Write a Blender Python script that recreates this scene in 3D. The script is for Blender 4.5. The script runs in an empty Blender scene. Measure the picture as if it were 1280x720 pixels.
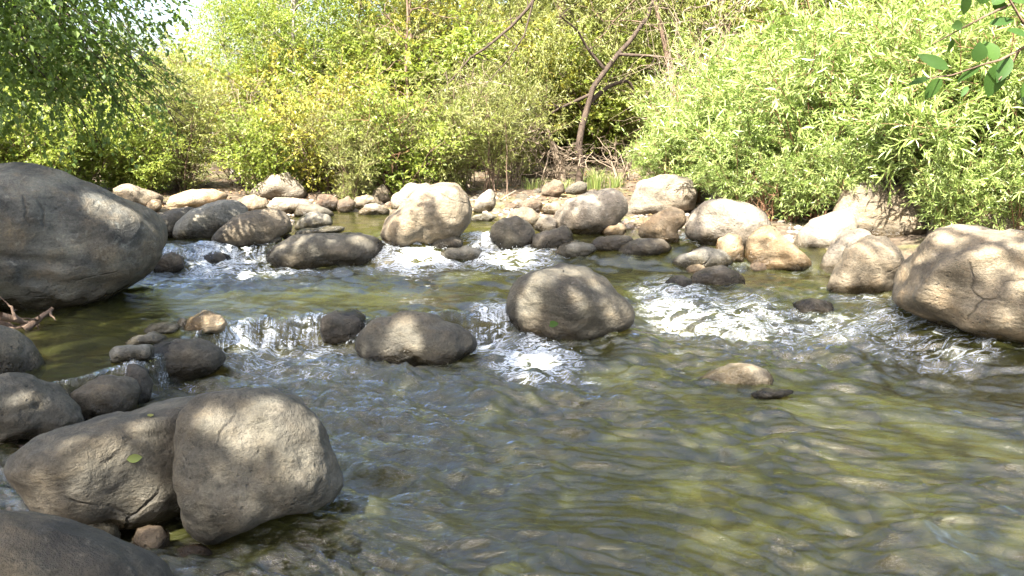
import bpy, math, random
import numpy as np
from mathutils import Vector
from mathutils.bvhtree import BVHTree

# ------------------------------------------------------------------ camera, sky, sun, exposure
S = bpy.context.scene
COL = S.collection
CAMZ, PITCH, FPX = 1.5, math.radians(11.6), 1024.0
cam_d = bpy.data.cameras.new('camera'); cam = bpy.data.objects.new('camera', cam_d); COL.objects.link(cam)
cam.location = (0, 0, CAMZ); cam.rotation_euler = (math.pi/2 - PITCH, 0, 0)
cam_d.sensor_width = 36; cam_d.lens = 36*FPX/1280; cam_d.clip_end = 2000; cam_d.clip_start = 0.05
S.camera = cam

SUN_EL, SUN_AZ = math.radians(52), math.radians(208)      # azimuth clockwise from +Y: behind the camera, to its left
sdir = Vector((math.sin(SUN_AZ)*math.cos(SUN_EL), math.cos(SUN_AZ)*math.cos(SUN_EL), math.sin(SUN_EL)))
w = bpy.data.worlds.new('World'); S.world = w; w.use_nodes = True
nt = w.node_tree; bg = nt.nodes['Background']
sky = nt.nodes.new('ShaderNodeTexSky'); sky.sky_type = 'NISHITA'; sky.sun_disc = False
sky.sun_elevation = SUN_EL; sky.sun_rotation = SUN_AZ; sky.air_density = 1.0; sky.dust_density = 5.0
nt.links.new(sky.outputs[0], bg.inputs[0]); bg.inputs[1].default_value = 0.115
ld = bpy.data.lights.new('sun', 'SUN'); ld.energy = 5.0; ld.angle = math.radians(0.5); ld.color = (1, .95, .86)
lo = bpy.data.objects.new('sun', ld); COL.objects.link(lo)
lo.rotation_euler = (-sdir).to_track_quat('-Z', 'Y').to_euler(); lo.location = sdir*30
S.view_settings.view_transform = 'Standard'; S.view_settings.look = 'None'
S.view_settings.exposure = 2.85; S.view_settings.gamma = 1; S.view_settings.use_curve_mapping = False
S.render.engine = 'CYCLES'
cy = S.cycles
cy.use_denoising = True; cy.max_bounces = 7; cy.diffuse_bounces = 4; cy.glossy_bounces = 3
cy.transmission_bounces = 4; cy.transparent_max_bounces = 8; cy.caustics_reflective = False; cy.caustics_refractive = False
cy.sample_clamp_indirect = 6; cy.sample_clamp_direct = 5

# ------------------------------------------------------------------ numbers: noise, rays, water level, ground level
def _hash(i, j, k, s):
    h = (i*374761393 + j*668265263 + k*2147483647*3 + s*974634777) & 0xffffffff
    h = ((h ^ (h >> 13))*1274126177) & 0xffffffff
    return h ^ (h >> 16)
_G = np.array([(1,1,0),(-1,1,0),(1,-1,0),(-1,-1,0),(1,0,1),(-1,0,1),(1,0,-1),(-1,0,-1),(0,1,1),(0,-1,1),(0,1,-1),(0,-1,-1),(1,1,0),(-1,1,0),(0,-1,1),(0,-1,-1)], float)
def pn(x, y, z=0.0, s=0):
    x, y, z = np.broadcast_arrays(np.asarray(x, float), np.asarray(y, float), np.asarray(z, float))
    xi, yi, zi = np.floor(x).astype(np.int64), np.floor(y).astype(np.int64), np.floor(z).astype(np.int64)
    xf, yf, zf = x-xi, y-yi, z-zi
    u, v, t = [a*a*a*(a*(a*6-15)+10) for a in (xf, yf, zf)]
    r = 0
    for di in (0, 1):
        for dj in (0, 1):
            for dk in (0, 1):
                g = _G[_hash(xi+di, yi+dj, zi+dk, s) & 15]
                d = g[..., 0]*(xf-di) + g[..., 1]*(yf-dj) + g[..., 2]*(zf-dk)
                r = r + d*(u if di else 1-u)*(v if dj else 1-v)*(t if dk else 1-t)
    return r
def fbm(x, y, z=0.0, o=3, s=0):
    r, a, f = 0, 1.0, 1.0
    for k in range(o):
        r = r + a*pn(np.asarray(x)*f, np.asarray(y)*f, np.asarray(z)*f, s+k*7); a *= .5; f *= 2.03
    return r
def ss(t): t = np.clip(t, 0, 1); return t*t*(3-2*t)

CP, SP = math.cos(PITCH), math.sin(PITCH)
CAM = np.array([0, 0, CAMZ])
def ray(px, py):
    a, b = (px-640)/FPX, (360-py)/FPX
    return np.array([a, CP + b*SP, -SP + b*CP])
def at(px, py, z):
    d = ray(px, py); t = (z-CAMZ)/d[2]
    return CAM + d*t
def at_y(px, py, y):
    d = ray(px, py); return CAM + d*(y/d[1])

Z1, Z2 = .20, .38
_l1 = [(-120,500),(60,480),(150,456),(200,446),(265,410),(335,398),(400,394),(470,399),(520,392),(580,385),(640,384),(760,366),(820,357),(900,357),(1000,364),(1100,378),(1400,440)]
_l2 = [(-100,316),(190,313),(270,306),(340,303),(480,301),(560,298),(600,296),(690,301),(850,306),(900,308),(1100,312),(1400,330)]
L1 = np.array([at(a, b, Z1)[:2] for a, b in _l1]); L1 = L1[np.argsort(L1[:, 0])]
L2 = np.array([at(a, b, Z2)[:2] for a, b in _l2]); L2 = L2[np.argsort(L2[:, 0])]
def zw(x, y):
    x, y = np.asarray(x, float), np.asarray(y, float)
    wob = .05*pn(x*3, 3.3, .7)+.03*pn(x*9, 1.3, .2)
    l1 = np.interp(x, L1[:, 0], L1[:, 1]) + wob
    w1 = np.interp(x, [-3, -1.0, -.4, .3, .9, 1.6, 3.5], [.16, .16, .2, .3, .9, 1.3, 1.5])
    l2 = np.interp(x, L2[:, 0], L2[:, 1]) + wob*1.3
    w2 = np.interp(x, [-3.2, -2, -.8, 0, 1.2, 3], [.3, .35, .6, .7, .5, .4])
    return Z1*ss((y-l1+w1)/w1) + (Z2-Z1)*ss((y-l2+w2)/w2)
def px2w(lst): return [tuple(at(a, b, c)[:2]) for a, b, c in lst]
CHAN = np.array([(-.75, -6), (-.8, 1.0), (-1.35, 2.4)] + px2w([
    (10,612,0),(50,560,0),(95,515,.05),(20,482,.2),(-90,430,.2),(-150,380,.2),(60,345,.22),(150,325,.3),(185,305,.38),(205,291,.38),(262,295,.38),(310,288,.38),
    (362,284,.38),(376,268,.38),(420,261,.38),(500,263,.38),(600,266,.38),(640,275,.38),(690,285,.38),(760,284,.38),(800,291,.38),(860,294,.36),(885,306,.3),(935,322,.22),
    (1020,334,.2),(1050,358,.2),(1110,372,.2),(1190,402,.12),(1290,424,.06),(1500,470,0),(2100,640,0)]) + [(7, 0), (6, -6)])
def sdist(x, y):
    x, y = np.asarray(x, float), np.asarray(y, float)
    d = np.full(x.shape, 1e9); ins = np.zeros(x.shape, bool)
    n = len(CHAN)
    for i in range(n):
        ax, ay = CHAN[i]; bx, by = CHAN[(i+1) % n]
        ex, ey = bx-ax, by-ay
        t = np.clip(((x-ax)*ex + (y-ay)*ey)/(ex*ex+ey*ey+1e-12), 0, 1)
        d = np.minimum(d, np.hypot(x-ax-t*ex, y-ay-t*ey))
        c = (ay > y) != (by > y)
        with np.errstate(divide='ignore', invalid='ignore'):
            ins ^= c & (x < (bx-ax)*(y-ay)/(by-ay+1e-15) + ax)
    return np.where(ins, -d, d)
def ground(x, y):
    d = sdist(x, y); z = zw(x, y)
    dep = .03 + .40*(1-np.exp(-np.maximum(-d, 0)/.5))
    bed = z - dep + .05*fbm(np.asarray(x)*2.2, np.asarray(y)*2.2, 5.1, 3) + .015*pn(np.asarray(x)*9, np.asarray(y)*9, 1.1)
    o = np.maximum(d, 0)
    bank = z + .01 + .065*np.minimum(o, 3.5) + .07*np.clip(o-3.5, 0, 40) + .06*fbm(np.asarray(x)*1.3, np.asarray(y)*1.3, 2.7, 4)*np.minimum(o*2, 1)
    t = ss((d+.12)/.24)
    return bed*(1-t) + bank*t
def hit(px, py, tmax=40):
    d = ray(px, py); t = np.linspace(1.0, tmax, 9000)
    P = CAM[None] + d[None]*t[:, None]
    s = np.maximum(zw(P[:, 0], P[:, 1]), ground(P[:, 0], P[:, 1]))
    k = np.argmax(P[:, 2] <= s)
    return P[k]

# ------------------------------------------------------------------ mesh and object helpers
class MB:
    def __init__(self): self.v, self.f, self.t, self.n = [], [], [], 0
    def add(self, V, F, tint=.5):
        V = np.asarray(V, float).reshape(-1, 3); F = np.asarray(F, np.int64)
        self.v.append(V); self.f.append(F + self.n); self.n += len(V)
        self.t.append(np.broadcast_to(np.asarray(tint, float), (len(V),)))
    def tube(self, pts, r0, r1, sides=5, tint=.5, cap=True):
        P = np.asarray(pts, float); n = len(P)
        T = np.gradient(P, axis=0); T /= np.linalg.norm(T, axis=1)[:, None] + 1e-9
        ref = np.array([0, 0, 1.0]) if abs(T[0][2]) < .9 else np.array([1.0, 0, 0])
        A = np.cross(T, ref); A /= np.linalg.norm(A, axis=1)[:, None] + 1e-9
        B = np.cross(T, A)
        R = np.linspace(0, 1, n); R = r0 + (r1-r0)*R
        th = np.arange(sides)*2*math.pi/sides
        V = P[:, None] + R[:, None, None]*(A[:, None]*np.cos(th)[None, :, None] + B[:, None]*np.sin(th)[None, :, None])
        i = np.arange(n-1)[:, None]*sides; j = np.arange(sides)[None]; k = (j+1) % sides
        F = np.stack([i+j, i+k, i+sides+k, i+sides+j], -1).reshape(-1, 4)
        self.add(V, F, tint)
    def mesh(self, name, smooth=True, attr='tint'):
        me = bpy.data.meshes.new(name)
        V = np.concatenate(self.v)
        me.vertices.add(len(V)); me.vertices.foreach_set('co', V.ravel().astype(np.float32))
        loops = np.concatenate([f.ravel() for f in self.f]); tot = np.concatenate([np.full(len(f), f.shape[1]) for f in self.f])
        me.loops.add(len(loops)); me.loops.foreach_set('vertex_index', loops.astype(np.int32))
        me.polygons.add(len(tot)); st = np.concatenate([[0], np.cumsum(tot)[:-1]])
        me.polygons.foreach_set('loop_start', st.astype(np.int32))
        me.polygons.foreach_set('use_smooth', np.full(len(tot), smooth))
        a = me.attributes.new(attr, 'FLOAT', 'POINT'); a.data.foreach_set('value', np.concatenate(self.t).astype(np.float32))
        me.update(calc_edges=True); me.validate()
        return me
def link(name, me, mat=None, parent=None, loc=None):
    o = bpy.data.objects.new(name, me); COL.objects.link(o)
    if mat is not None and not me.materials: me.materials.append(mat)
    if parent is not None: o.parent = parent
    if loc is not None: o.location = loc
    return o
def tag(o, label=None, cat=None, group=None, kind=None):
    if label: o['label'] = label
    if cat: o['category'] = cat
    if group: o['group'] = group
    if kind: o['kind'] = kind
    return o
def empty(name, loc, rz=0):
    o = bpy.data.objects.new(name, None); COL.objects.link(o); o.location = loc; o.rotation_euler = (0, 0, rz); o.empty_display_size = .2
    return o
def dup(root, loc, rz=0, sc=1.0):
    r = root.copy(); COL.objects.link(r); r.location = loc; r.rotation_euler = (0, 0, rz); r.scale = (sc, sc, sc)
    for ch in list(root.children):
        c = ch.copy(); COL.objects.link(c); c.parent = r
    return r

# ------------------------------------------------------------------ materials
def newmat(name):
    m = bpy.data.materials.new(name); m.use_nodes = True
    n = m.node_tree; n.nodes.clear()
    return m, n, n.nodes.new('ShaderNodeOutputMaterial')
def N(n, t, **kw):
    d = n.nodes.new(t)
    for k, v in kw.items():
        if k == 'inp':
            for a, b in v.items(): d.inputs[a].default_value = b
        else: setattr(d, k, v)
    return d
def noise(n, vec, scale, detail=4, rough=.55, dist=0):
    d = N(n, 'ShaderNodeTexNoise', inp={'Scale': scale, 'Detail': detail, 'Roughness': rough, 'Distortion': dist}); n.links.new(vec, d.inputs['Vector'])
    return d.outputs['Fac']
def ramp(n, fac, stops):
    r = N(n, 'ShaderNodeValToRGB'); e = r.color_ramp.elements
    while len(e) < len(stops): e.new(.5)
    for q, (p, c) in zip(e, stops): q.position = p; q.color = (*c, 1) if len(c) == 3 else c
    n.links.new(fac, r.inputs[0]); return r.outputs[0]
def rng(n, fac, a, b, c=0., d=1.):
    r = N(n, 'ShaderNodeMapRange', inp={1: a, 2: b, 3: c, 4: d}); n.links.new(fac, r.inputs[0]); return r.outputs[0]
def mixc(n, fac, a, b, mode='MIX'):
    m = N(n, 'ShaderNodeMix', data_type='RGBA', blend_type=mode)
    for s, v in ((m.inputs[0], fac), (m.inputs[6], a), (m.inputs[7], b)):
        if isinstance(v, bpy.types.NodeSocket): n.links.new(v, s)
        else: s.default_value = v if isinstance(v, float) else (*v, 1)
    return m.outputs[2]
def math_(n, op, a, b=0., clamp=False):
    m = N(n, 'ShaderNodeMath', operation=op, use_clamp=clamp)
    for s, v in ((m.inputs[0], a), (m.inputs[1], b)):
        if isinstance(v, bpy.types.NodeSocket): n.links.new(v, s)
        else: s.default_value = v
    return m.outputs[0]

def rock_mat(name, c0, c1, c2, warm=(.30, .20, .11), warmf=.35):
    m, n, out = newmat(name)
    tc = N(n, 'ShaderNodeTexCoord'); oi = N(n, 'ShaderNodeObjectInfo')
    sc = N(n, 'ShaderNodeVectorMath', operation='SCALE'); n.links.new(oi.outputs['Random'], sc.inputs['Scale']); sc.inputs[0].default_value = (37, 91, 53)
    ad = N(n, 'ShaderNodeVectorMath', operation='ADD'); n.links.new(tc.outputs['Object'], ad.inputs[0]); n.links.new(sc.outputs[0], ad.inputs[1])
    v = ad.outputs[0]
    big = noise(n, v, 2.2, 5, .6, .6); mid = noise(n, v, 9, 6, .65, .3); fine = noise(n, v, 70, 3, .7); grain = noise(n, v, 190, 2, .6)
    col = ramp(n, big, [(.34, c0), (.52, c1), (.7, c2)])
    warmn = noise(n, v, 1.7, 4, .55, .8); col = mixc(n, math_(n, 'MULTIPLY', rng(n, warmn, .5, .62), .55), col, tuple(.6*q+.4*p for q, p in zip(warm, c2)))
    col = mixc(n, rng(n, mid, .5, .72), col, warm) if warmf > .6 else mixc(n, math_(n, 'MULTIPLY', rng(n, mid, .5, .75), warmf), col, warm)
    mot = noise(n, v, 5.5, 9, .72, .5)
    col = mixc(n, .9, col, ramp(n, mot, [(.36, (.5, .5, .48)), (.47, (.92, .92, .9)), (.6, (1.12, 1.1, 1.06)), (.7, (1.4, 1.36, 1.25))]), 'MULTIPLY')
    col = mixc(n, .6, col, ramp(n, fine, [(.3, (.5, .5, .5)), (.5, (1, 1, 1)), (.72, (1.35, 1.33, 1.28))]), 'MULTIPLY')
    col = mixc(n, .28, col, ramp(n, grain, [(.36, (.55, .55, .55)), (.5, (1, 1, 1)), (.66, (1.4, 1.4, 1.35))]), 'MULTIPLY')
    # pale lichen blotches and dark pits
    vo = N(n, 'ShaderNodeTexVoronoi', inp={'Scale': 26, 'Randomness': 1.}); n.links.new(v, vo.inputs['Vector'])
    pit = math_(n, 'MULTIPLY', rng(n, vo.outputs['Distance'], .22, .10), rng(n, noise(n, v, 4, 3), .52, .6))
    col = mixc(n, math_(n, 'MULTIPLY', pit, .55), col, (.04, .04, .035))
    lich = math_(n, 'MULTIPLY', rng(n, noise(n, v, 14, 6, .7, .4), .58, .66), .4)
    col = mixc(n, lich, col, tuple(min(.62, x*1.45) for x in c2))
    dn = N(n, 'ShaderNodeTexNoise', inp={'Scale': 3., 'Detail': 5.}); n.links.new(v, dn.inputs['Vector'])
    dv = N(n, 'ShaderNodeVectorMath', operation='MULTIPLY_ADD'); n.links.new(dn.outputs['Color'], dv.inputs[0]); dv.inputs[1].default_value = (.22, .22, .22); n.links.new(v, dv.inputs[2])
    ve = N(n, 'ShaderNodeTexVoronoi', feature='DISTANCE_TO_EDGE', inp={'Scale': 1.1}); n.links.new(dv.outputs[0], ve.inputs['Vector'])
    crack = math_(n, 'MULTIPLY', rng(n, ve.outputs['Distance'], .012, .0), rng(n, noise(n, v, 2.6, 2), .54, .6))
    col = mixc(n, math_(n, 'MULTIPLY', crack, .55), col, (.025, .022, .018))
    bm_ = N(n, 'ShaderNodeMapping', inp={'Scale': (1.2, 1.2, 7.), 'Rotation': (.5, .35, 0)}); n.links.new(dv.outputs[0], bm_.inputs[0])
    band = noise(n, bm_.outputs[0], 1.6, 7, .68)
    col = mixc(n, .75, col, ramp(n, band, [(.34, (.58, .56, .52)), (.48, (.98, .97, .95)), (.58, (1.08, 1.04, .97)), (.7, (1.38, 1.34, 1.25))]), 'MULTIPLY')
    at_ = N(n, 'ShaderNodeAttribute', attribute_name='wet')
    wet = math_(n, 'ADD', at_.outputs['Fac'], rng(n, mid, .3, .7, -.25, .25), True)
    wet = math_(n, 'MULTIPLY', wet, rng(n, at_.outputs['Fac'], 0, .1))
    col = mixc(n, wet, col, mixc(n, .9, col, (.24, .21, .14), 'MULTIPLY'))
    p = N(n, 'ShaderNodeBsdfPrincipled', inp={'Specular IOR Level': .35})
    n.links.new(col, p.inputs['Base Color']); n.links.new(rng(n, wet, 0, 1, .82, .22), p.inputs['Roughness'])
    h = math_(n, 'ADD', math_(n, 'ADD', math_(n, 'MULTIPLY', mid, .045), math_(n, 'MULTIPLY', mot, .05)), math_(n, 'MULTIPLY', fine, .010))
    h = math_(n, 'SUBTRACT', h, math_(n, 'MULTIPLY', pit, .012)); h = math_(n, 'ADD', h, math_(n, 'MULTIPLY', grain, .004)); h = math_(n, 'SUBTRACT', h, math_(n, 'MULTIPLY', crack, .02)); h = math_(n, 'ADD', h, math_(n, 'MULTIPLY', band, .03))
    b = N(n, 'ShaderNodeBump', inp={'Strength': .8, 'Distance': 1.}); n.links.new(h, b.inputs['Height']); n.links.new(b.outputs[0], p.inputs['Normal'])
    n.links.new(p.outputs[0], out.inputs[0]); return m
RM = {
    'grey': rock_mat('grey_granite', (0.050, 0.045, 0.037), (0.087, 0.080, 0.063), (0.134, 0.121, 0.096), (0.116, 0.085, 0.048), .3),
    'big': rock_mat('weathered_granite', (0.037, 0.038, 0.036), (0.094, 0.094, 0.085), (0.164, 0.164, 0.140), (0.169, 0.125, 0.075), .5),
    'tan': rock_mat('tan_granite', (0.098, 0.082, 0.059), (0.162, 0.135, 0.097), (0.226, 0.194, 0.144), (0.233, 0.157, 0.082), .4),
    'pale': rock_mat('pale_granite', (0.134, 0.114, 0.088), (0.190, 0.167, 0.135), (0.240, 0.218, 0.182), (0.212, 0.162, 0.104), .3),
    'dark': rock_mat('dark_wet_rock', (0.040, 0.038, 0.031), (0.074, 0.065, 0.052), (0.122, 0.106, 0.084), (0.082, 0.060, 0.032), .3),
    'slate': rock_mat('slate_grey_rock', (0.110, 0.107, 0.091), (0.161, 0.154, 0.131), (0.220, 0.209, 0.174), (0.169, 0.142, 0.095), .2),
    'gold': rock_mat('ochre_granite', (0.183, 0.133, 0.077), (0.252, 0.196, 0.126), (0.300, 0.251, 0.184), (0.286, 0.167, 0.068), .5),
    'brown': rock_mat('brown_cobble_rock', (0.063, 0.044, 0.030), (0.107, 0.080, 0.055), (0.151, 0.124, 0.089), (0.127, 0.066, 0.037), .4),
}
def leaf_mat(name, c0, c1, c2, tr, trf=.38, rough=.42, spec=.4):
    m, n, out = newmat(name)
    a = N(n, 'ShaderNodeAttribute', attribute_name='tint')
    col = ramp(n, a.outputs['Fac'], [(0., c0), (.5, c1), (1., c2)])
    p = N(n, 'ShaderNodeBsdfPrincipled', inp={'Roughness': rough, 'Specular IOR Level': spec}); n.links.new(col, p.inputs['Base Color'])
    t = N(n, 'ShaderNodeBsdfTranslucent'); n.links.new(mixc(n, .6, col, tr), t.inputs[0])
    x = N(n, 'ShaderNodeMixShader', inp={0: trf}); n.links.new(p.outputs[0], x.inputs[1]); n.links.new(t.outputs[0], x.inputs[2])
    n.links.new(x.outputs[0], out.inputs[0]); return m
LM = {
    'alder': leaf_mat('yellow_green_leaf', (.105, .155, .03), (.185, .24, .045), (.29, .31, .07), (.31, .38, .04), .46),
    'olive': leaf_mat('olive_leaf', (.075, .10, .03), (.145, .17, .045), (.24, .235, .075), (.18, .19, .03)),
    'gold': leaf_mat('golden_leaf', (.14, .16, .03), (.23, .24, .04), (.32, .28, .045), (.30, .26, .03)),
    'willow': leaf_mat('willow_leaf', (.13, .19, .045), (.24, .31, .08), (.36, .42, .16), (.22, .32, .05), .33, .36, .55),
    'fine': leaf_mat('pale_fine_leaf', (.13, .15, .045), (.2, .22, .06), (.29, .29, .11), (.26, .28, .06)),
    'dark': leaf_mat('dark_green_leaf', (.055, .095, .022), (.09, .145, .032), (.14, .20, .045), (.18, .28, .03), .45),
    'canopy': leaf_mat('canopy_leaf', (.03, .055, .014), (.05, .085, .02), (.08, .12, .03), (.10, .16, .02), .25),
    'near': leaf_mat('glossy_broad_leaf', (.024, .058, .011), (.038, .082, .015), (.06, .11, .02), (.12, .22, .02), .3, .55, .2),
    'litter': leaf_mat('dead_leaf', (.07, .04, .02), (.16, .09, .045), (.26, .17, .08), (.2, .1, .04), .15, .7, .2),
    'grass': leaf_mat('grass_blade', (.08, .12, .03), (.15, .2, .05), (.25, .26, .09), (.22, .28, .05)),
}
def bark_mat(name, c0, c1, scale=18):
    m, n, out = newmat(name)
    tc = N(n, 'ShaderNodeTexCoord'); mp = N(n, 'ShaderNodeMapping', inp={'Scale': (1, 1, .25)}); n.links.new(tc.outputs['Object'], mp.inputs[0])
    f = noise(n, mp.outputs[0], scale, 6, .65, .5)
    p = N(n, 'ShaderNodeBsdfPrincipled', inp={'Roughness': .85, 'Specular IOR Level': .2}); n.links.new(ramp(n, f, [(.3, c0), (.7, c1)]), p.inputs['Base Color'])
    b = N(n, 'ShaderNodeBump', inp={'Strength': .7, 'Distance': .03}); n.links.new(f, b.inputs['Height']); n.links.new(b.outputs[0], p.inputs['Normal'])
    n.links.new(p.outputs[0], out.inputs[0]); return m
BM = {'umber': bark_mat('umber_bark', (.022, .016, .012), (.07, .05, .036)), 'brown': bark_mat('brown_bark', (.07, .045, .03), (.17, .12, .085)), 'grey': bark_mat('grey_bark', (.16, .14, .12), (.32, .29, .25)),
      'pale': bark_mat('pale_bark', (.34, .31, .27), (.55, .52, .46)), 'dead': bark_mat('dead_wood', (.11, .08, .055), (.25, .20, .145)),
      'red': bark_mat('reddish_stem', (.12, .06, .035), (.24, .14, .08)), 'dark': bark_mat('dark_bark', (.025, .02, .016), (.08, .06, .045))}

def ground_mat():
    m, n, out = newmat('river_soil')
    tc = N(n, 'ShaderNodeTexCoord'); v = tc.outputs['Object']
    a = noise(n, v, 1.6, 6, .6); b = noise(n, v, 11, 6, .65); c = noise(n, v, 60, 3, .7)
    bank = ramp(n, b, [(.3, (.035, .026, .018)), (.5, (.085, .064, .044)), (.7, (.17, .135, .095))])
    bank = mixc(n, math_(n, 'MULTIPLY', rng(n, a, .5, .65), .5), bank, (.10, .11, .035))
    bed = ramp(n, a, [(.3, (.06, .046, .02)), (.46, (.13, .11, .034)), (.6, (.20, .19, .045)), (.75, (.17, .19, .045))])
    vo = N(n, 'ShaderNodeTexVoronoi', inp={'Scale': 7.}); n.links.new(v, vo.inputs['Vector'])
    bed = mixc(n, .5, bed, ramp(n, vo.outputs['Color'], [(.1, (.45, .42, .36)), (.5, (1, 1, .95)), (.9, (1.5, 1.35, 1.1))]), 'MULTIPLY')
    at_ = N(n, 'ShaderNodeAttribute', attribute_name='under')
    col = mixc(n, at_.outputs['Fac'], bank, bed)
    col = mixc(n, .6, col, ramp(n, c, [(.3, (.55, .55, .55)), (.7, (1.35, 1.35, 1.35))]), 'MULTIPLY')
    p = N(n, 'ShaderNodeBsdfPrincipled', inp={'Roughness': .9, 'Specular IOR Level': .2}); n.links.new(col, p.inputs['Base Color'])
    h = math_(n, 'ADD', math_(n, 'MULTIPLY', b, .06), math_(n, 'MULTIPLY', c, .015))
    bp = N(n, 'ShaderNodeBump', inp={'Strength': .8, 'Distance': 1.}); n.links.new(h, bp.inputs['Height']); n.links.new(bp.outputs[0], p.inputs['Normal'])
    n.links.new(p.outputs[0], out.inputs[0]); return m
def water_mat():
    m, n, out = newmat('stream_water')
    tc = N(n, 'ShaderNodeTexCoord'); v = tc.outputs['Object']
    attr = lambda k: N(n, 'ShaderNodeAttribute', attribute_name=k).outputs['Fac']
    fa, amp, fall = attr('foam'), attr('chop'), attr('fall')
    mp = N(n, 'ShaderNodeMapping', inp={'Scale': (.62, 1.75, 1), 'Rotation': (0, 0, .2)}); n.links.new(v, mp.inputs[0])
    n1 = noise(n, mp.outputs[0], 22, 5, .6, .6); n2 = noise(n, mp.outputs[0], 75, 3, .6, .3)
    mp2 = N(n, 'ShaderNodeMapping', inp={'Scale': (1, .12, .10), 'Rotation': (0, 0, .2)}); n.links.new(v, mp2.inputs[0])
    st = noise(n, mp2.outputs[0], 42, 5, .65, .5)
    h = math_(n, 'ADD', math_(n, 'MULTIPLY', n1, .0085), math_(n, 'MULTIPLY', n2, .0026))
    h = math_(n, 'ADD', h, math_(n, 'MULTIPLY', math_(n, 'MULTIPLY', st, fall), .05))
    bp = N(n, 'ShaderNodeBump', inp={'Distance': 1.}); n.links.new(h, bp.inputs['Height']); n.links.new(amp, bp.inputs['Strength'])
    fr = N(n, 'ShaderNodeFresnel', inp={'IOR': 1.62}); n.links.new(bp.outputs[0], fr.inputs['Normal'])
    gl = N(n, 'ShaderNodeBsdfGlossy', inp={'Roughness': .05, 'Color': (1, 1, 1, 1)}); n.links.new(bp.outputs[0], gl.inputs['Normal'])
    tr = N(n, 'ShaderNodeBsdfTransparent', inp={'Color': (.82, .80, .58, 1)})
    rf = N(n, 'ShaderNodeBsdfRefraction', inp={'Color': (.82, .80, .58, 1), 'Roughness': .08, 'IOR': 1.33}); n.links.new(bp.outputs[0], rf.inputs['Normal'])
    rx = N(n, 'ShaderNodeMixShader', inp={0: .5}); n.links.new(tr.outputs[0], rx.inputs[1]); n.links.new(rf.outputs[0], rx.inputs[2])
    tb = N(n, 'ShaderNodeBsdfDiffuse', inp={'Color': (.10, .105, .03, 1)}); n.links.new(bp.outputs[0], tb.inputs['Normal'])
    body = N(n, 'ShaderNodeMixShader', inp={0: .17}); n.links.new(rx.outputs[0], body.inputs[1]); n.links.new(tb.outputs[0], body.inputs[2])
    wx = N(n, 'ShaderNodeMixShader'); n.links.new(fr.outputs[0], wx.inputs[0]); n.links.new(body.outputs[0], wx.inputs[1]); n.links.new(gl.outputs[0], wx.inputs[2])
    fo = N(n, 'ShaderNodeBsdfPrincipled', inp={'Base Color': (.56, .59, .60, 1), 'Roughness': .5})
    lace = noise(n, mp.outputs[0], 9, 9, .7, 1.2); web = noise(n, mp.outputs[0], 9, 7, .6, 1.4)
    ridge = math_(n, 'SUBTRACT', 1., math_(n, 'MULTIPLY', math_(n, 'ABSOLUTE', math_(n, 'SUBTRACT', web, .5)), 14.), True)
    fb = N(n, 'ShaderNodeBump', inp={'Strength': .6, 'Distance': .03}); n.links.new(math_(n, 'ADD', lace, n1), fb.inputs['Height']); n.links.new(fb.outputs[0], fo.inputs['Normal'])
    q = math_(n, 'ADD', math_(n, 'MULTIPLY', fa, .74), math_(n, 'MULTIPLY', math_(n, 'SUBTRACT', lace, .5), 3.0))
    q = math_(n, 'ADD', q, math_(n, 'MULTIPLY', math_(n, 'MULTIPLY', ridge, fa), .85))
    q = math_(n, 'ADD', q, math_(n, 'MULTIPLY', math_(n, 'MULTIPLY', math_(n, 'SUBTRACT', st, .5), fall), 2.8))
    ff = math_(n, 'MULTIPLY', math_(n, 'SUBTRACT', q, .58), 1.3, True)
    ff = math_(n, 'MULTIPLY', ff, rng(n, math_(n, 'ADD', fa, math_(n, 'MULTIPLY', fall, .35)), .04, .3, 0, .95))
    fx = N(n, 'ShaderNodeMixShader'); n.links.new(ff, fx.inputs[0]); n.links.new(wx.outputs[0], fx.inputs[1]); n.links.new(fo.outputs[0], fx.inputs[2])
    n.links.new(fx.outputs[0], out.inputs[0]); return m

# ------------------------------------------------------------------ the ground: one sheet, bed and banks, out to the horizon
def axis(c, inner, n, far):
    t = np.linspace(-1, 1, n); k = math.asinh(far/inner*6)
    return c + inner/6*np.sinh(t*k)
def make_ground():
    xs = np.concatenate([-np.geomspace(400, 6.05, 40), np.linspace(-6, 6, 260), np.geomspace(6.05, 400, 40)])
    ys = np.concatenate([-np.geomspace(300, 2.1, 24), np.linspace(-2, 14, 330), np.geomspace(14.05, 600, 60)])
    X, Y = np.meshgrid(xs, ys); x, y = X.ravel(), Y.ravel()
    z = ground(x, y)
    d = sdist(x, y)
    b = MB(); nx, ny = len(xs), len(ys)
    i = np.arange(ny-1)[:, None]*nx; j = np.arange(nx-1)[None]
    b.add(np.stack([x, y, z], 1), np.stack([i+j, i+j+1, i+nx+j+1, i+nx+j], -1).reshape(-1, 4), 1-ss((d+.1)/.25))
    o = link('ground', b.mesh('ground', attr='under'), ground_mat()); tag(o, kind='structure')
make_ground()

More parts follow.
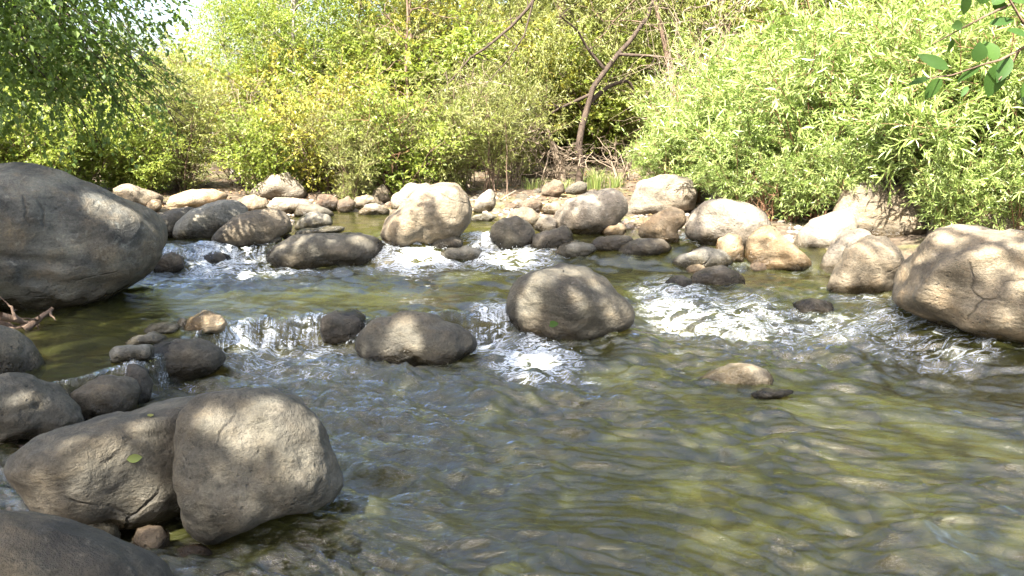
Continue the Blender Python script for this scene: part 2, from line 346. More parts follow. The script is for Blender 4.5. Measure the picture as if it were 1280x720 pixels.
# ------------------------------------------------------------------ the water: two steps and a lower pool
FOAM = [(1000,440,200,22,.42),(1180,452,140,16,.42),(420,520,90,24,.24),(700,500,70,22,.32),(330,440,120,14,.45),(420,455,100,24,.42),(360,490,120,18,.3),(470,500,70,20,.22),(1140,425,90,24,.58),(880,430,120,14,.35),(1240,455,60,12,.4),(560,335,150,22,.4),(300,352,150,14,.45),(700,335,70,10,.35),(950,395,150,36,.45),  # px, py, half width, half height, strength (projected on to the water)
    (850,382,60,26,.72),(905,398,110,22,.66),(960,415,110,20,.64),(1060,418,80,18,.6),(1020,436,110,9,.5),(1110,400,70,14,.62),(1200,440,90,16,.6),(830,362,34,12,.6),(1090,374,70,6,.55),
    (668,455,58,26,.95),(615,425,26,22,.8),(720,478,36,16,.45),(812,525,26,8,.4),(690,500,40,16,.3),(740,430,40,6,.5),
    (530,324,62,14,.9),(610,312,44,12,.85),(650,326,50,10,.75),(560,346,130,12,.4),(470,338,60,9,.5),(720,312,20,5,.5),(575,302,30,8,.6),
    (300,342,100,9,.75),(280,328,46,10,.9),(230,320,40,10,.5),(250,346,60,8,.5),(400,344,100,9,.45),(350,356,140,9,.42),(330,322,30,9,.6),
    (330,458,70,16,.6),(310,444,46,9,.75),(395,440,50,14,.66),(380,472,110,24,.50),(220,488,50,9,.55),(560,460,60,20,.25),(180,468,24,24,.5),(340,410,80,30,.33),(600,390,40,16,.35),
    (860,300,14,7,.75),(1000,345,50,6,.4),(930,335,60,6,.4),(970,470,90,14,.2),(505,390,30,7,.4),(440,395,20,6,.4),(265,432,22,22,.4)]
def make_water():
    na, nr = 620, 900
    ang = np.linspace(-math.radians(52), math.radians(52), na)
    r = np.geomspace(1.15, 13.5, nr)
    A, R = np.meshgrid(ang, r); x, y = (R*np.sin(A)).ravel(), (R*np.cos(A)).ravel()
    z = zw(x, y)
    foam = np.zeros_like(x)
    for px, py, a, b_, s in FOAM:
        c = hit(px, py); e = at(px+a, py, c[2]); f1, f2 = at(px, py-b_, c[2]), at(px, py+b_, c[2])
        q = ((x-c[0])/(e[0]-c[0]))**2 + np.where(y > c[1], (y-c[1])/(f1[1]-c[1]+1e-6), (y-c[1])/(f2[1]-c[1]-1e-6))**2
        foam = np.maximum(foam, s*np.exp(-.55*q**1.4))
    wx_ = .25*pn(x*1.1, y*1.1, .3, 3); wy_ = .25*pn(x*1.1, y*1.1, 7.3, 4)
    low = 1-ss((z-.02)/.12)                                        # lower pool is choppier
    up = ss((z-.3)/.06)
    calm = .24 + .76*low; calm = calm*(1-.4*up) + foam*.5
    e = .02; slope = np.hypot(zw(x+e, y)-zw(x-e, y), zw(x, y+e)-zw(x, y-e))/(2*e)
    fall = ss((slope-.45)/.5)
    z = z + calm*(1.05+1.0*np.clip(fbm(x*.8, y*1.3, 9.1, 2, 51), -.6, .6))*(.045*fbm((x+wx_)*1.7, (y+wy_+.25*x)*3.0, .1, 3, 11) + .055*(.4-np.abs(fbm((x+wx_)*1.9, (y+wy_+.3*x)*5.5, 1.7, 3, 23))) + .017*fbm((x+wx_)*2.8, (y+wy_*.8+.3*x)*13, 2.2, 3, 5) + .005*pn(x*16, (y+.3*x)*30, 1.2, 6) + low*ss((.4-x)/1.2)*.016*fbm(x*10, y*13, 4.4, 2, 15))
    z = z + foam*(.07*fbm((x+wx_)*5, (y+wy_)*6, 3.1, 3, 31) + .010*np.abs(pn(x*18, y*20, .5, 8)) + .01)
    z = z + fall*(.03*pn(x*9, y*1.5, .4, 41) + .012*pn(x*26, y*3, .4, 42))
    b = MB(); i = np.arange(nr-1)[:, None]*na; j = np.arange(na-1)[None]
    b.add(np.stack([x, y, z], 1), np.stack([i+j, i+j+1, i+na+j+1, i+na+j], -1).reshape(-1, 4), foam)
    me = b.mesh('water', attr='foam')
    a = me.attributes.new('chop', 'FLOAT', 'POINT'); a.data.foreach_set('value', np.clip(.35+.4*low+.75*low*ss((.4-x)/1.2)+foam*.6+fall, 0, 1.6).astype(np.float32))
    a = me.attributes.new('fall', 'FLOAT', 'POINT'); a.data.foreach_set('value', fall.astype(np.float32))
    o = link('water', me, water_mat()); tag(o, kind='structure')
make_water()

# ------------------------------------------------------------------ rocks
def ico(sub, _c={}):
    if sub not in _c:
        import bmesh
        bm = bmesh.new(); bmesh.ops.create_icosphere(bm, subdivisions=sub, radius=1)
        V = np.array([v.co[:] for v in bm.verts]); F = np.array([[v.index for v in f.verts] for f in bm.faces]); bm.free()
        _c[sub] = (V, F)
    return _c[sub]
ROCKS = {}
def rock(name, label, pts, mat, ratio=.8, sub=1.35, seed=0, amp=1., lift=0., grooves=(), z=None, boxy=2.2, group=None, cat=None, push=0.):
    P = np.array(pts, float).reshape(-1, 2)
    x0, x1, y0, y1 = P[:, 0].min(), P[:, 0].max(), P[:, 1].min(), P[:, 1].max()
    c = np.array([(x0+x1)/2, (y0+y1)/2])
    Q = np.concatenate([P, P[:1]]); D = np.concatenate([Q[i]+(Q[i+1]-Q[i])*np.linspace(0, 1, 14, endpoint=False)[:, None] for i in range(len(P))])-c
    D[:, 1] = np.where(D[:, 1] > 0, D[:, 1]*sub, D[:, 1])
    th = np.arctan2(-D[:, 1], D[:, 0]); rr = np.hypot(D[:, 0], D[:, 1]); o = np.argsort(th)
    g = np.linspace(-math.pi, math.pi, 361)
    R = np.interp(g, th[o], rr[o], period=2*math.pi)[:-1]
    k = np.exp(-.5*(np.arange(-12, 13)/3.2)**2); k /= k.sum()
    R = np.convolve(np.concatenate([R[-12:], R, R[:12]]), k, 'valid')
    wid = max(x1-x0, 1); lvl = 5 if wid > 110 else 4 if wid > 30 else 3
    if wid > 170: lvl = 6
    U, F = ico(lvl)
    rho = np.hypot(U[:, 0], U[:, 2]); t = np.arctan2(U[:, 2], U[:, 0])
    Rt = np.interp(t, g, np.concatenate([R, R[:1]]))
    bot = hit((x0+x1)/2, min(y1, 719+60)) if z is None else at((x0+x1)/2, y1, z)
    v = ray(*c); v = v/np.linalg.norm(v)
    Df = float(np.linalg.norm(bot[:2]))/np.linalg.norm(v[:2]) + push
    T = ratio*math.sqrt(wid*max(y1-y0, wid*.35))/2/FPX*Df
    f = math.sqrt(max(0, 1-1/sub**2)) if sub > 1 else .25
    Dc = Df + f*T
    px = c[0] + Rt*rho*np.cos(t); py = c[1] - Rt*rho*np.sin(t)
    dirs = np.stack([(px-640)/FPX, CP + (360-py)/FPX*SP, -SP + (360-py)/FPX*CP], 1)
    dep = np.sign(U[:, 1])*T*np.clip(1-rho**boxy, 0, 1)**(1/boxy)
    W = CAM + dirs*(Dc/(dirs@v))[:, None] + v[None]*dep[:, None]
    size = wid/FPX*Df
    cen = W.mean(0); nrm = W-cen; nrm /= np.linalg.norm(nrm, axis=1)[:, None]+1e-9
    q = (W-cen)/size; sd = seed*3.7+len(ROCKS)*1.9
    dz = .068*fbm(q[:, 0]*2.3+sd, q[:, 1]*2.3, q[:, 2]*2.3, 3, 2) + .034*(.4-np.abs(fbm(q[:, 0]*4+sd, q[:, 1]*4, q[:, 2]*4, 3, 9))) + .006*fbm(q[:, 0]*14+sd, q[:, 1]*14, q[:, 2]*14, 2, 4)
    W = W + nrm*(dz*size*amp)[:, None]
    front = ss((.35-U[:, 1])/.5)
    for gp, gw, gd in grooves:
        gp = np.array(gp, float).reshape(-1, 2); dm = np.full(len(px), 1e9)
        for i in range(len(gp)-1):
            e = gp[i+1]-gp[i]; tt = np.clip(((px-gp[i, 0])*e[0]+(py-gp[i, 1])*e[1])/(e@e), 0, 1)
            dm = np.minimum(dm, np.hypot(px-gp[i, 0]-tt*e[0], py-gp[i, 1]-tt*e[1]))
        W = W - nrm*(np.exp(-(dm/gw)**2)*gd*front)[:, None]
    base = np.array([cen[0], cen[1], W[:, 2].min()])
    wet = np.clip(1-(W[:, 2]-zw(W[:, 0], W[:, 1])-.07-.08*fbm(W[:, 0]*5, W[:, 1]*5, .4, 2))/.05, 0, 1)
    b = MB(); b.add(W-base, F, wet)
    ob = link(name, b.mesh(name, attr='wet'), RM[mat], None, base)
    tag(ob, label, cat or name.split('_')[-1], group)
    ROCKS[label] = (ob, W, F)
    return ob
def on_rock(px, py, key):
    for lab, (o, W, F) in ROCKS.items():
        if key in lab:
            t = BVHTree.FromPolygons([tuple(p) for p in W], [tuple(int(i) for i in f) for f in F])
            h = t.ray_cast(Vector(CAM), Vector(ray(px, py)).normalized())
            if h[0] is not None: return h[0], h[1]
    return Vector(hit(px, py)), Vector((0, 0, 1))

# left bank and foreground
rock('boulder', 'huge weathered grey boulder in shade at the left edge, overhanging the dark pool', [-170,262,-110,232,-40,219,10,217,57,219,101,229,141,239,176,254,197,267,206,290,203,321,188,336,161,352,124,374,67,385,0,383,-90,385,-150,350], 'big', .95, 1.0, 1,
     .6, grooves=[([-20,318,40,324,75,328], 5, .03), ([0,262,60,250,120,262,165,290], 22, -.035), ([30,345,80,352,130,350], 10, .03), ([100,300,112,330], 8, .02)], z=.17, boxy=2.6)
rock('boulder', 'smooth grey boulder right of the deep cleft, standing in the foreground water', [222,600,223,560,227,525,238,505,258,495,290,490,340,489,370,499,400,530,415,570,422,600,410,620,380,632,345,636,300,657,262,671,238,660,228,635], 'grey', .95, 1.12, 2,
     .7, grooves=[([330,545,322,580,310,620], 12, .012), ([345,560,365,575], 9, -.012), ([300,520,318,560], 14, .012)], boxy=2.8)
rock('boulder', 'wide sunflecked boulder left of the deep cleft with a green leaf on it', [8,592,22,570,60,547,120,530,190,511,225,501,256,497,262,530,262,580,250,622,215,645,160,660,100,660,52,650,40,610], 'grey', .95, 1.1, 3,
     .7, grooves=[([150,566,160,550,188,548,205,548], 3, .012), ([130,580,150,566,140,590], 3, .010), ([100,560,60,600], 26, -.02), ([185,560,170,610], 20, .015)], boxy=2.6)
rock('boulder', 'broad flat grey rock cut by the bottom left corner of the picture', [-160,660,-60,645,0,641,60,654,130,671,190,690,215,706,226,745,200,800,0,830,-150,800], 'grey', .9, 1.0, 4, .5, grooves=[([148,690,165,715,180,760], 4, .012)], z=.12, boxy=2.6)
rock('stone', 'small blue-grey stone wedged at the foot of the wide sunflecked boulder', [96,662,110,654,130,650,146,655,154,668,150,680,120,684,98,676], 'slate', .9, 1.2, 5)
rock('stone', 'reddish brown round stone at the water beside the bottom left rock', [166,676,172,662,186,656,202,657,211,668,210,682,196,692,176,690], 'brown', .9, 1.2, 6)
rock('stone', 'half sunk ochre stone left of the foot of the cleft boulder', [216,694,224,684,240,680,258,684,268,694,258,704,234,706,220,702], 'brown', .9, 1.4, 7)
rock('stone', 'low grey stone awash at the bottom edge of the picture', [262,722,276,716,300,714,330,719,340,728,310,740,270,736], 'slate', .9, 1.3, 8)
rock('boulder', 'smooth grey boulder with straight sloping side at the left edge under the driftwood', [-90,420,-40,406,0,404,22,411,45,430,59,456,50,470,20,476,-40,480,-90,470], 'grey', .9, 1.15, 9, .6, z=.14)
rock('boulder', 'olive brown boulder at the left edge with a bright sunfleck on its face', [-70,482,0,472,40,471,70,481,95,500,106,522,90,534,40,545,0,548,-70,545], 'grey', .85, 1.15, 10, .9, grooves=[([-10,520,30,512,60,505], 4, .012)], z=.06)
rock('boulder', 'blocky mottled rock wedged beside the little side spill at the left', [87,492,110,477,140,471,163,473,172,486,170,508,150,518,112,525,96,512], 'grey', .9, 1.2, 11, .9, boxy=3)
rock('stone', 'dark wet block with water sliding down its right side', [146,458,168,454,184,462,190,478,188,496,176,506,168,498,165,474], 'dark', .9, 1.2, 12, .8, boxy=2.8)
rock('boulder', 'dark flat-topped boulder with a shadowed underside below the ochre stone', [160,449,180,434,205,424,222,420,250,423,275,433,286,447,276,462,250,470,205,476,175,468], 'grey', .9, 1.15, 13, .8)
rock('stone', 'flat grey stone tight against the left of the dark flat-topped boulder', [136,442,145,433,165,429,190,432,192,446,170,452,140,451], 'slate', .9, 1.2, 14)
rock('stone', 'middle flat grey stone of the row above the little cascade', [157,427,170,419,192,414,212,420,208,428,180,431,160,431], 'slate', .9, 1.2, 15)
rock('stone', 'upper flat grey stone of the row, left of the ochre stone', [177,413,190,404,210,401,224,407,222,415,200,418,182,417], 'slate', .9, 1.2, 16)
rock('stone', 'tiny dark stone squeezed against the left end of the ochre stone', [220,404,226,397,234,398,236,408,228,411,221,410], 'dark', .9, 1.2, 17)
rock('stone', 'ochre sunlit stone at the lip of the little cascade', [229,411,235,398,255,391,275,394,287,403,281,412,252,417,236,416], 'gold', .9, 1.25, 18)
rock('boulder', 'dark olive rounded rock at the right end of the little cascade', [398,412,403,397,420,388,442,388,458,394,456,410,446,424,424,428,404,425], 'dark', .9, 1.25, 19)
rock('boulder', 'low dark boulder with two sunflecks left of the sunny middle boulder', [446,430,452,416,470,402,500,395,540,396,575,404,595,416,597,430,580,444,550,453,500,456,460,450], 'grey', .9, 1.3, 20)
rock('boulder', 'large rounded grey boulder in midstream with sunlit top', [631,378,640,357,655,341,680,333,705,331,730,336,760,352,780,368,790,385,787,402,768,412,745,420,715,428,680,427,650,414,636,400], 'grey', .95, 1.2, 21, .9, grooves=[([650,390,690,395,740,410], 14, .01)])
rock('rock', 'half drowned brown rock tip breaking the lower pool', [866,472,888,464,915,456,938,455,958,463,966,474,945,482,910,482,880,479], 'tan', 1.0, 1.9, 22, .7)
rock('rock', 'thin low rock ridge just breaking water beside the brown rock tip', [935,492,955,486,985,486,995,490,980,496,950,498], 'grey', .9, 1.5, 23)
# right side
rock('boulder', 'largest boulder on the right edge with ridged sunlit crown', [1100,376,1112,350,1124,328,1138,308,1160,292,1200,284,1240,287,1290,304,1370,330,1420,380,1380,420,1285,411,1230,409,1180,401,1140,389], 'tan', .85, 1.3, 24,
     .9, grooves=[([1165,368,1190,340,1215,325,1260,318,1300,325], 10, -.05), ([1130,350,1165,315,1190,305], 18, .03), ([1210,360,1250,345], 24, .04)])
rock('boulder', 'grey-tan round boulder leaning on the left of the largest right boulder', [1032,357,1040,334,1056,310,1085,294,1108,297,1128,310,1132,330,1120,350,1105,362,1080,367,1048,366], 'tan', .85, 1.2, 25)
rock('boulder', 'flat-sided pale slab standing behind the grey-tan round boulder', [1018,343,1026,322,1042,303,1056,288,1075,286,1090,292,1080,310,1060,325,1045,348,1028,348], 'pale', .7, 1.2, 26, push=.25)
rock('boulder', 'bright ochre cone-shaped boulder on the right shore', [931,322,937,300,950,286,963,283,976,293,995,308,1018,326,1010,332,970,334,940,330], 'gold', .8, 1.25, 27)
rock('stone', 'bright ochre egg-shaped stone left of the cone-shaped boulder', [894,314,898,298,911,291,924,296,930,311,930,324,908,326], 'gold', .85, 1.25, 28)
rock('rock', 'upper flat slate rock lying in the right channel', [832,328,850,318,880,311,905,313,920,322,916,330,890,333,850,333], 'slate', .9, 1.5, 29)
rock('rock', 'lower dark hump-backed rock in the right channel', [856,355,868,342,885,334,910,332,926,340,932,352,915,357,880,358], 'dark', .9, 1.5, 30)
rock('rock', 'small dark wet rock at the left foot of the hump-backed rock', [830,355,838,346,852,344,864,350,866,360,848,362,834,360], 'dark', .9, 1.5, 31)
rock('rock', 'dark mossy rock under a sheet of rapid water on the right', [992,380,1003,375,1022,374,1038,378,1040,388,1020,392,1000,390], 'dark', .9, 1.7, 32)
rock('boulder', 'big pale boulder patterned by shrub shadows on the right bank', [858,292,866,268,880,253,905,247,935,252,960,268,966,285,960,300,925,308,880,304], 'pale', .8, 1.15, 33)
rock('boulder', 'weathered boulder half hidden under the willows above the shadow-patterned one', [880,255,892,232,915,218,950,216,975,226,985,250,975,272,940,275,900,270], 'tan', .8, 1.1, 34, push=.3)
rock('boulder', 'tall pinkish boulder behind dark stems under the willows', [1030,300,1040,262,1060,238,1100,224,1135,228,1155,250,1155,290,1120,310,1060,312], 'tan', .7, 1.1, 35, push=.6)
rock('boulder', 'pinkish flat boulder behind the cone-shaped ochre one', [985,318,1000,290,1025,268,1055,262,1075,280,1070,300,1045,320,1010,326], 'pale', .8, 1.1, 36, push=.3)
rock('boulder', 'shaded brown boulder behind the largest right boulder', [1150,300,1165,268,1200,252,1260,255,1310,275,1320,305,1230,310], 'tan', .8, 1.1, 37, push=.4)
# middle: stones of the second step
rock('boulder', 'tall egg-shaped boulder leaning left in the upper stream', [477,290,485,272,502,254,526,236,549,229,570,232,583,246,590,264,587,280,573,291,539,300,515,302,500,313,484,306], 'tan', .9, 1.15, 38, .8)
rock('stone', 'dark wet stone in white water at the foot of the egg-shaped boulder', [534,308,545,296,565,293,579,299,580,308,560,314,540,313], 'dark', .9, 1.4, 39)
rock('rock', 'flat slate rock with water all around below the egg-shaped boulder', [546,319,560,311,580,308,602,312,608,320,590,326,557,326], 'slate', .9, 1.5, 40)
rock('boulder', 'long low grey rock below the left falls', [328,322,338,309,360,298,400,292,440,290,470,296,486,309,480,320,450,329,400,334,350,333], 'grey', .8, 1.3, 41)
rock('stone', 'grey rounded stone at the left end of the midstream stone bar', [613,297,617,283,630,274,646,272,661,277,669,290,667,302,650,309,625,308], 'grey', .9, 1.25, 42)
rock('stone', 'dark half wet stone in front of the big pale bar boulder', [661,306,669,294,690,286,706,281,718,291,716,304,692,311,668,311], 'dark', .9, 1.3, 43)
rock('boulder', 'big pale dappled boulder on the midstream stone bar', [694,276,697,262,707,249,730,242,755,238,775,238,784,249,780,264,768,278,745,291,712,292,698,286], 'pale', .9, 1.15, 44)
rock('stone', 'tan stone behind the grey rounded bar stone', [636,274,639,263,655,259,668,263,677,273,672,284,650,284], 'tan', .85, 1.2, 45)
rock('stone', 'pale tan stone between the grey and the dark bar stones', [666,284,674,272,686,268,696,276,696,287,680,292], 'pale', .85, 1.2, 46)
rock('rock', 'low grey rock at the water line left of the pale streaked flat rock', [692,317,704,306,722,302,742,304,746,312,728,319,704,320], 'slate', .85, 1.5, 47)
rock('rock', 'wet dark ledge rock under the big pale bar boulder', [736,308,745,296,765,292,788,294,794,303,780,311,752,313], 'dark', .85, 1.4, 48)
rock('rock', 'flat pale streaked rock with a dark wet left end', [768,314,780,304,800,299,824,299,844,306,838,314,806,320,780,320], 'grey', .85, 1.4, 49)
rock('boulder', 'large tan boulder with a hollow in its face under the willows', [781,270,788,252,800,232,820,220,842,216,862,222,874,240,868,260,835,272], 'pale', .8, 1.1, 50, grooves=[([838,236,842,255], 8, .06)], push=.2)
rock('stone', 'sunlit ochre stone between the hollowed boulder and the water', [799,291,806,275,822,264,842,260,857,266,858,278,846,288,850,300,832,304,808,298], 'gold', .8, 1.2, 51)
rock('stone', 'small orange stone at the foot of the big pale bar boulder', [752,290,762,282,776,280,784,286,780,294,760,295], 'gold', .85, 1.3, 52)
rock('stone', 'small dark brown stone on the bank above the big pale bar boulder', [675,243,680,232,692,224,704,229,706,240,694,246], 'brown', .85, 1.15, 53)
rock('stone', 'small grey stone beside the grass tuft on the bank', [704,240,712,231,724,226,734,230,732,240,718,243], 'grey', .85, 1.15, 54)
rock('stone', 'brown stone low on the far bank in front of the small dark brown one', [640,262,650,252,668,246,678,254,676,264,656,267], 'brown', .85, 1.15, 55)
rock('stone', 'tan flat stone touching the left of the big pale bar boulder', [676,262,684,254,698,252,704,260,698,268,682,268], 'tan', .85, 1.15, 56)
rock('stone', 'upright pale stone on the far shore right of the egg-shaped boulder', [590,262,598,246,612,236,620,241,619,256,606,267], 'pale', .8, 1.15, 57, push=.1)
rock('stone', 'flat bluish stone awash right of the egg-shaped boulder', [586,273,594,268,612,267,620,272,610,277,594,277], 'slate', .85, 1.4, 58)
rock('boulder', 'pale boulder hidden behind the left of the egg-shaped boulder', [488,260,492,244,512,231,535,229,545,240,540,262,510,266], 'pale', .8, 1.15, 59, push=.3)
# back left
rock('boulder', 'dark grey boulder in shade among the back left rocks', [214,296,217,281,232,266,256,253,279,247,298,249,314,260,306,278,285,292,262,298], 'slate', .85, 1.15, 60, .8)
rock('boulder', 'dappled brown-grey boulder just above the left falls', [260,300,270,288,290,275,310,264,336,258,356,262,366,274,366,290,338,300,300,307], 'tan', .85, 1.2, 61, .8)
rock('boulder', 'grey rounded rock behind the huge boulder and left of the dark grey one', [192,294,197,268,215,260,235,258,246,263,242,284,225,296], 'grey', .85, 1.15, 62)
rock('boulder', 'long golden sunlit boulder at the back left under the shrubs', [205,256,213,246,240,239,268,237,284,243,276,254,250,260,225,262], 'gold', .8, 1.15, 63)
rock('boulder', 'flat pinkish boulder farthest back at the left', [140,236,155,231,180,236,200,244,202,252,185,258,155,256], 'tan', .8, 1.15, 64)
rock('stone', 'small ochre stone between the pinkish and the golden boulders', [183,256,190,249,200,250,203,260,194,265,185,263], 'gold', .85, 1.2, 65)
rock('boulder', 'mottled pink-grey boulder behind the dappled one', [297,256,304,246,318,243,332,248,338,258,325,264,305,264], 'tan', .85, 1.15, 66)
rock('boulder', 'large white sunlit boulder emerging from the shrubs at back left', [308,246,320,232,338,221,356,218,374,230,386,240,380,248,345,250], 'pale', .8, 1.15, 67)
rock('boulder', 'low cream slab in front of the white sunlit boulder', [330,258,345,248,375,247,392,252,388,264,350,268], 'pale', .7, 1.15, 68)
rock('stone', 'grey ridge-topped stone right of the dappled brown-grey boulder', [365,269,374,257,395,257,415,263,417,270,390,272], 'grey', .85, 1.25, 69)
rock('stone', 'slate stone with a split face in the quiet upper pool', [366,285,372,273,395,266,413,268,416,280,392,287], 'slate', .85, 1.25, 70)
rock('rock', 'thin flat slab lying level with the water in the upper pool', [366,292,378,286,410,283,432,283,425,290,390,294], 'slate', .85, 1.5, 71)
rock('stone', 'brown round stone on the far shore right of the cream slab', [393,254,400,244,414,243,424,252,422,263,402,264], 'brown', .85, 1.15, 72)
rock('stone', 'pink upright stone on the far shore under the shrubs', [420,244,426,231,438,225,446,234,444,247,430,249], 'tan', .85, 1.15, 73)
rock('stone', 'tan square stone in the line of the far shore', [440,258,444,246,458,243,472,246,474,256,456,262], 'tan', .85, 1.15, 74)
rock('stone', 'white flat stone at the water line of the far shore', [447,266,456,256,472,253,488,262,486,267,462,269], 'pale', .85, 1.3, 75)
rock('stone', 'peaked tan stone behind the white flat shore stone', [464,248,468,236,478,230,486,238,488,250,474,255], 'tan', .85, 1.15, 76)
rock('stone', 'grey-brown stone between the brown round and the tan square stones', [420,262,424,250,436,245,444,252,442,262,430,266], 'brown', .85, 1.15, 77)
rock('rock', 'wet rusty brown rock at the left end of the upper falls', [190,340,198,322,214,315,228,322,230,334,215,342], 'brown', .85, 1.3, 78)
rock('rock', 'dark wet stone under the thin water of the upper falls', [246,334,254,318,272,315,286,320,290,332,268,338], 'dark', .85, 1.4, 79, push=.12)
rock('stone', 'tiny pale stone beside the right end of the dappled brown-grey boulder', [352,297,356,292,363,292,366,297,360,300], 'tan', .85, 1.3, 80)
rock('stone', 'dark flat stone in front of the dappled brown-grey boulder', [324,302,334,296,348,295,354,299,345,304,330,305], 'slate', .85, 1.4, 81)

# many little cobbles on the far shore and between the boulders
def cobbles():
    rnd = random.Random(4); protos = []
    for k in range(5):
        U, F = ico(3); q = U*np.array([1, rnd.uniform(.7, .95), rnd.uniform(.5, .75)])
        q = q*(1+.16*fbm(q[:, 0]*1.6+k*9, q[:, 1]*1.6, q[:, 2]*1.6, 3, 3))[:, None]
        b = MB(); b.add(q+np.array([0, 0, .35]), F, 0.); me = b.mesh('cobble', attr='wet')
        me.materials.append(RM[('tan', 'pale', 'grey', 'brown', 'gold')[k]]); protos.append(me)
    spots = []
    for i in range(46): spots.append((rnd.uniform(385, 650), rnd.uniform(240, 266)))
    for i in range(34): spots.append((rnd.uniform(640, 870), rnd.uniform(236, 300)))
    for i in range(14): spots.append((rnd.uniform(150, 390), rnd.uniform(240, 272)))
    for i in range(16): spots.append((rnd.uniform(870, 1130), rnd.uniform(270, 345)))
    for px, py in spots:
        p = hit(px, py); s = rnd.uniform(.04, .13)
        o = link('cobble', rnd.choice(protos)); o.location = (p[0], p[1], p[2]-.5*s); o.rotation_euler = (rnd.uniform(-.3, .3), rnd.uniform(-.3, .3), rnd.uniform(0, 6.3)); o.scale = (s, s, s)
        tag(o, 'small rounded cobble among the stones along the far shore', 'cobble', 'small cobbles along the far shore')
cobbles()
def bed_gravel():
    r = np.random.default_rng(3); b = MB(); U, F = ico(2)
    n = 0
    while n < 900:
        R, A = 1.3*math.exp(r.random()*math.log(9)), r.uniform(-.75, .75); x, y = R*math.sin(A), R*math.cos(A)
        if sdist(np.array([x]), np.array([y]))[0] > .1: continue
        s = r.uniform(.03, .11)*(1 + (r.random() < .12)*1.2); g = float(ground(np.array([x]), np.array([y]))[0]); top = float(zw(np.array([x]), np.array([y])))
        h = min(s*.6, max(.01, (top-g-.13)))
        q = U*np.array([s, s*r.uniform(.7, 1), h]); a = r.uniform(0, 6.3); ca, sa = math.cos(a), math.sin(a)
        q = np.stack([q[:, 0]*ca-q[:, 1]*sa, q[:, 0]*sa+q[:, 1]*ca, q[:, 2]], 1)*(1+.25*pn(U[:, 0]*1.5+n, U[:, 1]*1.5, U[:, 2]*1.5))[:, None]
        b.add(q+np.array([x, y, g]), F, r.random()); n += 1
    m, t, out = newmat('bed_stone')
    a = N(t, 'ShaderNodeAttribute', attribute_name='tint'); tc = N(t, 'ShaderNodeTexCoord')
    c = ramp(t, a.outputs['Fac'], [(0, (.025, .02, .012)), (.3, (.055, .048, .018)), (.55, (.08, .078, .022)), (.75, (.085, .06, .028)), (1, (.045, .04, .03))])
    c = mixc(t, .6, c, ramp(t, noise(t, tc.outputs['Object'], 14, 5), [(.3, (.5, .5, .5)), (.7, (1.4, 1.4, 1.3))]), 'MULTIPLY')
    p = N(t, 'ShaderNodeBsdfPrincipled', inp={'Roughness': .8}); t.links.new(c, p.inputs['Base Color']); t.links.new(p.outputs[0], out.inputs[0])
    tag(link('gravel', b.mesh('gravel'), m), 'olive and brown stones covering the stream bed', 'gravel', kind='stuff')
bed_gravel()

def shore_pebbles():
    r = np.random.default_rng(17); b = MB(); U, F = ico(1); n = 0
    X = np.concatenate([r.uniform(-6, 5, 9000), r.uniform(-3.2, -.9, 2500)]); Y = np.concatenate([r.uniform(7.5, 12.5, 9000), r.uniform(1.6, 4.5, 2500)]); d = sdist(X, Y)
    k = (d > -.05) & (d < 1.3) & (r.random(len(X)) < np.exp(-np.maximum(d, 0)*1.6)); X, Y = X[k][:2600], Y[k][:2600]; Z = ground(X, Y)
    for x, y, z in zip(X, Y, Z):
        q = r.uniform(.012, .05); V = U*np.array([q, q*r.uniform(.6, 1), q*r.uniform(.4, .7)]); a = r.uniform(0, 6.3); ca, sa = math.cos(a), math.sin(a)
        b.add(np.stack([V[:, 0]*ca-V[:, 1]*sa, V[:, 0]*sa+V[:, 1]*ca, V[:, 2]], 1)*r.uniform(.8, 1.2, (len(V), 1))+[x, y, z+.1*q], F, r.random())
    m, t, out = newmat('shore_pebble'); a = N(t, 'ShaderNodeAttribute', attribute_name='tint')
    c = ramp(t, a.outputs['Fac'], [(0, (.07, .06, .05)), (.3, (.15, .13, .105)), (.6, (.22, .17, .12)), (.8, (.3, .26, .2)), (1, (.13, .07, .045))])
    p = N(t, 'ShaderNodeBsdfPrincipled', inp={'Roughness': .85}); t.links.new(c, p.inputs['Base Color']); t.links.new(p.outputs[0], out.inputs[0])
    tag(link('pebbles', b.mesh('pebbles'), m), 'mixed small pebbles covering the shore between the boulders', 'pebbles', kind='stuff')
shore_pebbles()

def spray():
    r = np.random.default_rng(23); b = MB(); U, F = ico(1)
    for px, py, a, h, n in ((668,446,36,.10,110),(335,436,60,.09,90),(300,326,50,.08,60),(530,315,50,.09,70),(618,308,30,.09,50),(850,376,40,.08,60),(930,402,80,.06,70),(1060,416,60,.05,40)):
        for k in range(n):
            p = hit(px+r.normal()*a*.5, py+r.normal()*4); q = r.uniform(.0015, .005); b.add(U*q+p+[0, 0, .02+h*r.random()**2.2], F, .5)
    m, t, out = newmat('water_drop'); p = N(t, 'ShaderNodeBsdfPrincipled', inp={'Base Color': (.55, .58, .6, 1), 'Roughness': .15}); t.links.new(p.outputs[0], out.inputs[0])
    tag(link('spray', b.mesh('spray'), m), 'tiny white drops thrown up where the water falls', 'spray', kind='stuff')
spray()

